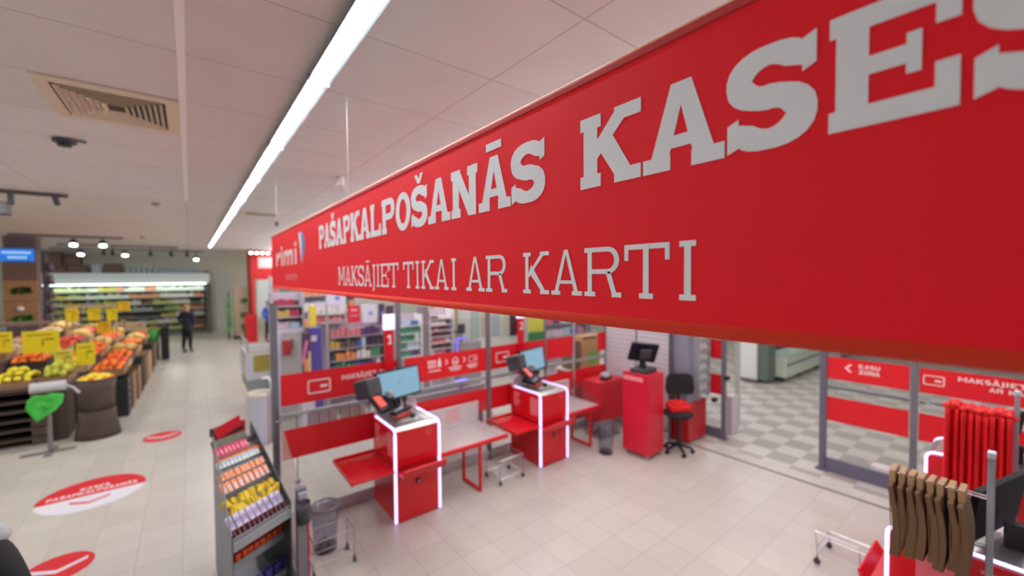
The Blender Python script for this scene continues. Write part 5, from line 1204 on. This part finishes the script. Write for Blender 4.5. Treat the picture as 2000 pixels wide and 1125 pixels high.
for i in range(15):
    b = MB(); b.box(-2.15+i*0.18, 24.3, 2.84, -2.04+i*0.18, 24.36, 2.84+rng.uniform(0.22, 0.36)); b.box(-2.15+i*0.18, 24.3, 3.0, -2.02+i*0.18, 24.36, 3.05)
    tag(b.build('pale_wall_shape', PL_, bevel=0.01), 'pale upright shape in the row above the far chilled cabinet', 'decoration', 'pale shapes above the chilled cabinet')
t2 = tag(MB().box(-3.2, 24.3, 2.84, -2.88, 24.36, 3.2).build('pale_wall_plate', PL_, bevel=0.03), 'pale plate between the wooden boxes above the chilled cabinet', 'decoration')
# far white recess on the wall
struct('trim_3', MB().box(0.95, 24.90, 0, 1.75, 24.95, 2.9), mat('pale_wall_recess', (206, 214, 208), 0.8))
# green corner rack with plants and white leaflet stand
t = thing('plant_rack', (1.75, 21.0, 0), 'beige rack with green leaf pictures near the red wall', 'rack')
MB().box(1.45, 20.9, 0.1, 2.0, 21.3, 2.2).build('body', mat('rack_beige', (190, 176, 150), 0.6), t, bevel=0.02)
MB().box(1.43, 20.85, 0, 2.03, 21.35, 0.1).build('base', DGREY, t)
for z in (0.45, 1.0, 1.6):
    b = MB()
    for i in range(12): b.obox((1.82+random.uniform(-.1, .1), 20.89, z+random.uniform(-.1, .1)), (0.1, 0.01, 0.06), ry=random.uniform(-1, 1))
    b.build('leaf_print', LEAF, t)
t = thing('hanging_greens', (1.28, 20.9, 0), 'column of pale green plants beside the beige rack', 'plants')
for k_ in range(5):
    b = MB()
    for i in range(24): b.obox((1.28+random.uniform(-.07, .07), 20.9+random.uniform(-.15, .15), 0.45+k_*0.3+random.uniform(-.14, .14)), (0.12, 0.05, 0.03), rz=random.uniform(0, 3), ry=random.uniform(-1, 1))
    b.build('foliage', mat('pale_leaf', (130, 190, 120), 0.6), t)
MB().box(1.25, 20.88, 0.0, 1.31, 20.96, 2.0).build('stem', DGREY, t)
t = thing('red_promo_wall', (2.6, 20.6, 0), 'bright red promotion wall rising to the ceiling beside the far aisle', 'wall display')
MB().box(2.05, 20.45, 0, 2.18, 22.0, 3.72).build('side', mat('promo_red', (224, 40, 44), 0.5), t); MB().box(2.18, 20.45, 2.5, 3.6, 20.6, 3.72).build('front', MATS['promo_red'], t)
MB().box(2.32, 20.40, 3.0, 2.9, 20.45, 3.45).build('light_box', mat('pink_lightbox', (250, 190, 190), 0.5, emit=0.5), t)
MB().box(2.25, 20.43, 0.9, 3.5, 20.6, 2.49).build('white_poster', mat('poster_white', (204, 214, 210), 0.6), t)
tag(MB().box(1.72, 19.3, 0.0, 2.12, 19.6, 1.12).build('red_bin', mat('bin_red', (206, 16, 28), 0.4), bevel=0.02), 'square red bin in front of the red promotion wall', 'bin')
o0 = spot(2.02, 19.9, 3.60, (0, -0.6, -1), 'small bright lamp in the row over the red promotion wall', group='lamps over the red wall', r=0.06, energy=0)
for i in range(1, 5): rep(o0, (2.02+i*0.2, 19.9, 3.60))

# freezer chest and white bin by the aisle
t = thing('freezer_chest', (1.25, 9.3, 0), 'white open freezer chest holding golden packs beside the aisle', 'freezer')
FW = mat('freezer_white', (212, 212, 220), 0.4)
b = MB(); b.box(0.78, 8.75, 0.72, 1.75, 8.80, 1.20); b.box(0.78, 9.9, 0.72, 1.75, 9.95, 1.20); b.box(0.78, 8.80, 0.72, 0.83, 9.9, 1.20); b.box(1.70, 8.80, 0.72, 1.75, 9.9, 1.20); b.box(0.83, 8.8, 0.72, 1.70, 9.9, 0.78); b.build('basin', FW, t, bevel=0.008)
MB().box(0.80, 8.77, 0.5, 1.73, 9.93, 0.72).build('grille', mat('freezer_grey', (150, 156, 158), 0.5), t)
MB().box(0.86, 8.85, 0.0, 1.68, 9.85, 0.5).build('base', mat('freezer_base', (196, 200, 206), 0.5), t)
b = MB(); b.tube([(0.80, 8.78, 1.2), (0.80, 8.78, 1.42), (0.80, 9.9, 1.42), (0.80, 9.9, 1.2)], 0.015, 8); b.build('guard_rail', LGREY, t)
MB().box(0.88, 8.742, 0.86, 1.7, 8.75, 1.16).build('window', mat('gold_window', (176, 160, 70), 0.4, noise=0.4, scale=30), t)
o0 = None
for i in range(8):
    for j in range(3):
        if o0 is None: o0 = tag(MB().obox((0, 0, 0.16), (0.085, 0.05, 0.32)).build('golden_pack', mat('golden_pack', (190, 170, 70), 0.4, noise=0.3, scale=40), bevel=0.012), 'golden pack standing in the white freezer chest', 'package', 'golden packs in the freezer chest'); o = o0
        else: o = o0.copy(); COL.objects.link(o)
        o.location = (0.90+i*0.105, 9.0+j*0.3, 0.79); o.rotation_euler = (0, 0, random.uniform(-.1, .1))
t = thing('white_litter_bin', (0.80, 7.45, 0), 'pale round litter bin with a white curved handle by the first post', 'bin')
MB().lathe([(0.001, 0.0), (0.15, 0.0), (0.165, 0.05), (0.165, 0.74), (0.001, 0.74)], (0.82, 7.45, 0), 28).build('body', mat('bin_pale', (190, 192, 206), 0.4), t, smooth=False)
MB().lathe([(0.17, 0.74), (0.18, 0.76), (0.17, 0.80), (0.13, 0.80), (0.13, 0.74)], (0.82, 7.45, 0), 28).build('rim', mat('bin_rim_cream', (214, 206, 188), 0.5), t, smooth=True)
b = MB(); b.tube([(0.86, 7.45, 1.0), (0.92, 7.45, 1.01), (0.97, 7.45, 0.97), (0.985, 7.45, 0.90), (0.985, 7.45, 0.80)], 0.022, 10); b.build('handle', mat('handle_white', (245, 245, 245), 0.4), t, smooth=True)
b = MB(); b.cyl((0.97, 7.35, 0.0), (0.97, 7.35, 0.82), 0.02, n=8); b.cyl((0.92, 7.32, 0.0), (0.92, 7.32, 0.82), 0.02, n=8); b.build('side_bar', mat('pink_grey_bar', (190, 170, 172), 0.4), t)

# ================================================================ SHOP FLOOR BEHIND THE GLASS
GOODC = [(222, 200, 214), (176, 60, 90), (70, 90, 170), (232, 226, 220), (200, 170, 90), (96, 60, 120), (70, 140, 110), (214, 120, 130), (90, 70, 66), (180, 200, 224), (230, 140, 80), (60, 60, 80)]
GB = [MB().box(-0.04, -0.04, 0, 0.04, 0.04, 0.13).build('shop_pack', mat('goods_%s' % 'abcdefghijkl'[i], c, 0.5, noise=0.35, scale=45), bevel=0.005, loc=(0, 0, 0)) for i, c in enumerate(GOODC)]
used = set()
def goods(x0, x1, y, z, label, group, step=0.095, hs=(0.7, 1.3), pal=None, seed=0, sx=(0.8, 1.1)):
    rng = random.Random(seed+int(x0*100)+int(z*100)); x = x0+0.05; run = 0; ci = 0
    while x < x1-0.03:
        if run <= 0: ci = rng.choice(pal) if pal else rng.randrange(len(GOODC)); run = rng.randint(1, 4)
        run -= 1
        if ci not in used: o = GB[ci]; used.add(ci)
        else: o = GB[ci].copy(); COL.objects.link(o)
        o.location = (x, y, z); o.scale = (rng.uniform(*sx), 1, rng.uniform(*hs)); o.rotation_euler = (0, 0, rng.uniform(-.12, .12)); tag(o, label, 'package', group); x += step
def gondola(x0, x1, y0, y1, shelves, label, m_=None, zb=0.0, back=True, gl=None, gg=None, pal=None, hs=(0.8, 1.5), step=0.095, top=None, sides=True, seed=0, sx=(0.8, 1.1)):
    m_ = m_ or LGREY; t = thing('shop_shelf_unit', ((x0+x1)/2, (y0+y1)/2, 0), label, 'shelf')
    zt = top or shelves[-1]+0.3
    if back: MB().box(x0, y1-0.03, zb, x1, y1, zt).build('back_panel', mat('gondola_back', (206, 192, 206), 0.6), t)
    if sides:
        for x in (x0, x1): MB().box(x-0.015, y0, zb, x+0.015, y1, zt).build('side_panel', m_, t)
    for i, z in enumerate(shelves):
        MB().box(x0+0.016, y0, z-0.02, x1-0.016, y1-0.031, z).build('shelf', m_, t)
        if gl: goods(x0+0.03, x1-0.03, y0+0.07, z, gl, gg, step=step, hs=hs, pal=pal, seed=i*7+seed, sx=sx)
    return t
gondola(1.98, 3.05, 8.0, 8.45, [0.35, 0.58, 0.80, 1.02, 1.24, 1.46], 'sweets shelf unit behind the first checkout', mat('gondola_plum', (176, 150, 166), 0.5), gl='small sweet pack on the shelf unit behind the first checkout', gg='sweet packs behind the first checkout', hs=(0.8, 1.4), top=1.72)
gondola(1.75, 2.32, 8.05, 8.45, [1.745, 1.90], 'upper white shelf of pinkish packs over the sweets unit', WHITE, gl='pinkish pack on the upper white shelf', gg='pinkish packs on the upper shelf', pal=[0, 3, 7, 9], top=2.08, hs=(0.7, 0.9), zb=1.7205)
t = thing('purple_standee', (1.73, 7.9, 0), 'tall narrow violet blue display column left of the sweets shelves', 'display')
MB().box(1.64, 7.85, 0.0, 1.84, 7.97, 1.68).build('column', mat('violet_board', (82, 66, 160), 0.5, noise=0.2, scale=3), t, bevel=0.01)
MB().box(1.66, 7.845, 1.45, 1.75, 7.85, 1.55).build('print', PRINT, t)
tag(MB().box(1.655, 7.9, 1.70, 1.765, 7.96, 2.08).build('yellow_standee', mat('standee_yellow', (226, 200, 60), 0.5), bevel=0.02), 'narrow yellow card standing above the violet column', 'display')
t = thing('notice_stand', (2.6, 7.975, 0), 'thin grey stand carrying the notices over the sweets shelves', 'stand')
for x in (1.955, 3.22): MB().box(x-0.015, 7.965, 0.0, x+0.015, 7.99, 2.3).build('upright', LGREY, t)
for z in (1.78, 2.12): MB().box(1.97, 7.9605, z, 3.205, 7.975, z+0.02).build('rail', LGREY, t)
t = thing('red_offer_sign', (2.43, 7.95, 1.72), 'square red sign with pale writing above the sweets shelves', 'sign')
MB().box(2.32, 7.93, 1.72, 2.54, 7.96, 2.04).build('board', mat('offer_red', (206, 40, 60), 0.5), t)
b = MB(); b.box(2.37, 7.927, 1.93, 2.49, 7.93, 1.98); b.box(2.36, 7.927, 1.84, 2.50, 7.93, 1.865); b.build('writing', PINKP, t)
for (x0, x1, z0, z1, lb, m_) in ((2.58, 2.86, 1.70, 2.05, 'white notice with a small blue mark above the sweets shelves', mat('notice_white', (216, 214, 228), 0.5)), (1.95, 2.28, 2.08, 2.30, 'white notice just under the hanging sign', MATS['notice_white']), (2.90, 3.02, 1.66, 2.05, 'dark violet panel right of the white notice', mat('panel_violet_dark', (78, 62, 92), 0.5)), (3.05, 3.2, 1.66, 2.0, 'dark plum framed panel beside the violet one', mat('panel_plum', (84, 58, 80), 0.5))):
    t = thing('notice_board', ((x0+x1)/2, 7.95, z0), lb, 'notice'); MB().box(x0, 7.93, z0, x1, 7.96, z1).build('board', m_, t, bevel=0.004)
    if 'white' in lb: MB().cyl(((x0+x1)/2+0.02, 7.928, (z0+z1)/2), ((x0+x1)/2+0.02, 7.93, (z0+z1)/2), 0.045, n=14).build('mark', mat('mark_blue', (130, 140, 210), 0.5), t)
# pink standee, frame and red extinguisher on the left
t = thing('standee', (1.55, 7.7, 0), 'narrow display with pink and orange stripes and dark back', 'display')
MB().box(1.48, 7.68, 0.75, 1.62, 7.72, 1.62).build('board', mat('standee_plum', (74, 52, 84), 0.5), t)
b = MB(); b.obox((1.52, 7.675, 1.30), (0.05, 0.004, 0.4), ry=0.18); b.build('pink_stripe', mat('stripe_pink', (220, 110, 170), 0.5), t)
b = MB(); b.obox((1.54, 7.670, 1.08), (0.07, 0.004, 0.22)); b.build('orange_print', mat('print_orange', (230, 150, 90), 0.5), t)
b = MB(); b.obox((1.595, 7.670, 1.06), (0.035, 0.004, 0.5)); b.build('cream_stripe', mat('stripe_cream', (222, 196, 150), 0.5), t)
MB().box(1.45, 7.6, 0.0, 1.65, 7.85, 0.75).build('base', mat('standee_base', (206, 198, 210), 0.5), t)
t = thing('white_door_frame', (1.28, 8.3, 0), 'white frame behind the first partition post', 'frame')
MB().box(1.17, 8.28, 0.0, 1.27, 8.33, 1.65).build('upright', mat('frame_lilac_white', (210, 208, 226), 0.5), t); MB().box(1.27, 8.28, 1.58, 1.62, 8.33, 1.65).build('lintel', MATS['frame_lilac_white'], t)
MB().box(1.27, 8.32, 0.0, 1.60, 8.36, 1.58).build('panel', mat('frame_panel', (222, 216, 208), 0.6), t)
t = thing('red_hose_box', (1.36, 8.24, 1.2), 'round red box hanging on the pale panel behind the first post', 'box')
MB().box(1.28, 8.18, 1.20, 1.41, 8.319, 1.46).build('body', mat('hose_red', (200, 40, 48), 0.4), t, bevel=0.03); MB().cyl((1.42, 8.2, 1.30), (1.42, 8.2, 1.48), 0.025, n=10).build('nozzle', mat('nozzle_grey', (120, 110, 112), 0.5), t)
gondola(1.15, 1.66, 8.4, 8.73, [1.66, 1.86, 2.06], 'left shelf of small jars above the white frame', mat('left_shelf_grey', (190, 184, 192), 0.5), gl='small jar or pack on the left shelf above the white frame', gg='packs on the left shelf', top=2.3, step=0.08, hs=(0.6, 1.1))
person(2.50, 19.1, 0.4, 1.66, 'person in a bright blue jacket standing in front of the red promotion wall', mat('blue_jacket', (56, 92, 196), 0.7, bump=0.2), BLKC, mat('dark_hair', (60, 44, 38), 0.7), 'bent', gap=0.075)
# far mixed shelves closing the view behind the glass
gondola(1.6, 3.6, 11.6, 12.1, [0.5, 0.9, 1.3, 1.7, 2.1], 'long pale shelf row in the middle of the shop', mat('mid_shelf', (206, 200, 204), 0.5), gl='pack on the long pale shelf row', gg='packs on the long pale shelf row', top=2.6, step=0.14, hs=(1.3, 2.0), sx=(1.1, 1.5))
gondola(3.32, 3.84, 8.0, 8.4, [0.92, 1.08, 1.24, 1.40, 1.56], 'white rack of blue and green packs between post and brown pillar', WHITE, gl='blue or green pack on the white rack', gg='packs on the white rack', pal=[2, 6, 9, 3, 5], top=1.78, step=0.085, hs=(0.7, 1.0))
tag(MB().box(3.86, 8.0, 0.0, 4.0, 8.3, 1.95).build('brown_pillar', mat('pillar_taupe', (132, 118, 122), 0.6), bevel=0.01), 'narrow taupe pillar between the white racks', 'pillar')
gondola(4.03, 4.60, 8.0, 8.4, [0.88, 1.01, 1.14, 1.27, 1.40, 1.53, 1.66], 'tall rack of white shelf lips right of the taupe pillar', mat('white_lip', (222, 214, 220), 0.5), gl='brown pack on the tall white lipped rack', gg='brown packs on the white lipped rack', pal=[8, 3, 8, 7], top=1.85, step=0.09, hs=(0.4, 0.6))
t = thing('rear_till', (4.75, 7.9, 0), 'till with black screen on a stalk at the counter behind the glass', 'till')
MB().box(4.66, 7.88, 1.30, 4.84, 7.94, 1.52).build('screen', mat('rear_till_black', (50, 44, 52), 0.4), t, bevel=0.03); MB().cyl((4.75, 7.93, 1.1), (4.75, 7.93, 1.30), 0.02, n=8).build('stalk', BLACK, t)
MB().box(4.63, 7.8, 0.0, 5.2, 8.2, 1.10).build('counter', mat('rear_counter', (150, 146, 150), 0.5), t)
b = MB(); b.box(4.54, 7.78, 0.88, 4.58, 7.80, 1.22); b.box(4.54, 7.78, 1.20, 4.78, 7.80, 1.23); b.build('glow_edge', mat('glow_blue', (90, 80, 200), 0.4, emit=1.2, ergb=(110, 100, 240)), t)  # glowing blue edge strips left of the counter
t = thing('rear_cabinet', (5.0, 9.0, 0), 'beige wall cabinet behind the rear till', 'cabinet')
MB().box(4.85, 9.03, 0.0, 5.9, 9.4, 2.3).build('body', mat('cabinet_beige', (200, 180, 140), 0.6), t); MB().box(4.85, 9.005, 1.15, 5.9, 9.03, 1.22).build('ledge', WOODG, t)
t = thing('fridge_doors', (6.1, 8.6, 0), 'row of pale glass fridge doors behind the second partition post', 'fridge')
MB().box(5.3, 8.5, 0.0, 7.4, 9.0, 2.2).build('body', mat('fridge_pale', (206, 208, 204), 0.5), t)
for i in range(4): MB().box(5.36+i*0.32, 8.485, 1.05, 5.62+i*0.32, 8.5, 2.1).build('door', mat('door_tint_%s' % 'abcd'[i], [(170, 186, 180), (186, 176, 150), (160, 176, 176), (190, 190, 176)][i], 0.2), t)
MB().box(6.55, 8.47, 1.02, 7.02, 8.5, 1.62).build('dark_panel', mat('fridge_dark', (66, 38, 58), 0.25), t)
t = thing('green_yellow_poster', (7.05, 8.0, 1.0), 'yellow poster over green shelf front right of pole number two', 'poster')
MB().box(6.78, 7.98, 1.14, 7.34, 8.02, 1.6).build('yellow_sheet', mat('sheet_yellowgreen', (206, 200, 70), 0.5, noise=0.3, scale=6), t); MB().box(6.78, 7.98, 0.82, 7.34, 8.02, 1.12).build('green_front', mat('front_green', (50, 120, 70), 0.5), t); MB().box(7.0, 8.03, 0.0, 7.1, 8.1, 1.6).build('post', GREY, t)
gondola(7.5, 9.6, 8.4, 8.8, [0.5, 0.85, 1.2, 1.55], 'pale shelf with mixed goods seen above the corner glass', gl='pack on the pale shelf above the corner glass', gg='packs on the corner shelf', top=2.0, step=0.14, hs=(1.2, 1.8), sx=(1.1, 1.5))
# conveyor checkout behind the first glass panels
t = thing('conveyor_checkout', (2.8, 5.6, 0), 'grey conveyor checkout standing behind the glass panels', 'checkout')
MB().box(2.1, 5.35, 0.0, 3.6, 5.85, 0.82).build('body', mat('conveyor_body', (150, 146, 150), 0.5, 0.2), t, bevel=0.01)
MB().box(2.15, 5.40, 0.82, 3.55, 5.80, 0.835).build('belt', mat('belt_dark', (56, 56, 60), 0.6), t)
MB().box(2.1, 5.30, 0.84, 3.6, 5.34, 0.90).build('edge_rail', LGREY, t)
MB().box(3.08, 5.27, 0.98, 3.28, 5.34, 1.02).build('led_bar', mat('led_violet_bar', (110, 90, 230), 0.4, emit=1.5, ergb=(120, 100, 250)), t); MB().box(3.15, 5.31, 0.9, 3.2, 5.34, 0.98).build('led_stalk', LGREY, t)
t = thing('wire_fence', (1.4, 5.3, 0), 'low grey wire fence with pale boards behind the first glass panel', 'fence')
b = MB()
for i in range(9): b.cyl((0.95+i*0.12, 5.3, 0.0 if i in (0, 8) else 0.68), (0.95+i*0.12, 5.3, 1.02), 0.005, n=6)
for z in (0.68, 0.98): b.cyl((0.92, 5.3, z), (1.93, 5.3, z), 0.008, n=6)
b.build('wire', DGREY, t); MB().box(1.08, 5.32, 0.7, 1.4, 5.34, 1.0).build('board', mat('fence_board', (206, 204, 216), 0.5), t); MB().box(1.45, 5.32, 0.72, 1.75, 5.34, 1.0).build('board', mat('fence_board_b', (196, 200, 188), 0.5), t)
# kraft bag standing at the corner counter, seen through the glass
t = thing('corner_counter', (5.9, 5.3, 0), 'red counter with a pale top behind the corner glass', 'counter')
MB().box(5.35, 5.05, 0.0, 6.4, 5.5, 0.84).build('body', mat('counter_red', (196, 20, 32), 0.4), t); MB().box(5.33, 5.03, 0.84, 6.42, 5.52, 0.88).build('top', mat('counter_top_pale', (206, 196, 186), 0.4), t, bevel=0.004)
t = thing('carrier_bag', (5.85, 5.2, 0.88), 'large kraft carrier bag with a green print on the corner counter', 'bag')
MB().box(5.62, 5.12, 0.885, 6.12, 5.32, 1.46).build('body', mat('carrier_kraft', (196, 150, 100), 0.75, bump=0.1), t, bevel=0.01)
MB().cyl((5.90, 5.119, 1.04), (5.90, 5.1165, 1.04), 0.13, n=20).build('green_print', mat('print_green', (110, 180, 60), 0.6), t)
MB().box(5.64, 5.117, 1.40, 6.0, 5.1195, 1.43).build('dark_print', mat('print_dark', (60, 44, 36), 0.6), t)
b = MB(); b.tube([(5.74, 5.2, 1.45), (5.76, 5.2, 1.56), (5.98, 5.2, 1.56), (6.0, 5.2, 1.45)], 0.008, 8); b.build('handle', KRAFTD, t)
c0 = tag(MB().box(5.38, 5.1, 0.885, 5.46, 5.4, 1.4).build('flat_paper_bag', KRAFTD, bevel=0.006), 'folded brown paper bags standing left of the kraft carrier bag', 'bag', 'folded bags on the corner counter')
o = c0.copy(); COL.objects.link(o); o.location = (5.50, 5.25, 0.885)
# ================================================================ CORRIDOR BEYOND THE DOORWAY
t = thing('corridor_cabinet', (10.7, 4.3, 0), 'pale cabinet in the corridor beyond the doorway', 'cabinet')
MB().box(10.5, 4.07, 0.08, 11.6, 4.56, 2.3).build('body', mat('corridor_white', (212, 218, 214), 0.5), t, bevel=0.01)
for x in (10.6, 11.5): MB().box(x, 4.1, 0, x+0.06, 4.5, 0.08).build('foot', GREY, t)
MB().box(10.55, 3.84, 0.08, 10.95, 4.068, 2.3).build('dark_door', mat('dark_green_grey', (92, 104, 98), 0.5), t)
t = thing('long_glass_counter', (13.8, 3.9, 0), 'long low pale green counter running down the corridor', 'counter')
b = MB(); b.box(11.0, 3.62, 0.12, 17.5, 4.03, 0.62); b.build('body', mat('counter_green_white', (196, 208, 194), 0.5), t, bevel=0.01)
MB().box(11.0, 3.60, 0.40, 17.5, 3.62, 0.44).build('dark_line', mat('line_slate', (96, 112, 122), 0.5), t)
MB().box(11.0, 3.58, 0.62, 17.5, 4.04, 0.66).build('top', mat('counter_top_green', (160, 186, 170), 0.4), t)
for x in (11.1, 12.2, 13.5, 15, 17): MB().box(x, 3.7, 0, x+0.06, 3.95, 0.12).build('foot', DGREY, t)
gondola(12.3, 17.5, 4.6, 5.0, [0.5, 0.9, 1.3, 1.7], 'dark shelf with red and white goods behind the long counter', mat('corridor_shelf', (90, 84, 84), 0.6), gl='large pack on the dark corridor shelf', gg='packs on the corridor shelf', pal=[1, 3, 8, 11, 3], top=2.2, step=0.2, hs=(1.5, 2.3), sx=(1.5, 2.2))
tag(MB().box(6.78, 2.98, 0.0, 7.0, 3.12, 0.62).build('pale_column_base', mat('column_base_white', (206, 196, 204), 0.5), bevel=0.01), 'pale low column just beyond the doorway post', 'column')
t = thing('pale_doorway', (7.3, 3.2, 0), 'thin pale door frame upright beyond the doorway post', 'frame'); MB().box(7.28, 3.1, 0, 7.34, 3.16, 2.4).build('upright', mat('frame_pale', (190, 194, 190), 0.5), t); MB().box(6.9, 3.1, 2.4, 7.34, 3.16, 2.46).build('lintel', MATS['frame_pale'], t)
for i, o in enumerate(GB):
    if i not in used: bpy.data.objects.remove(o)
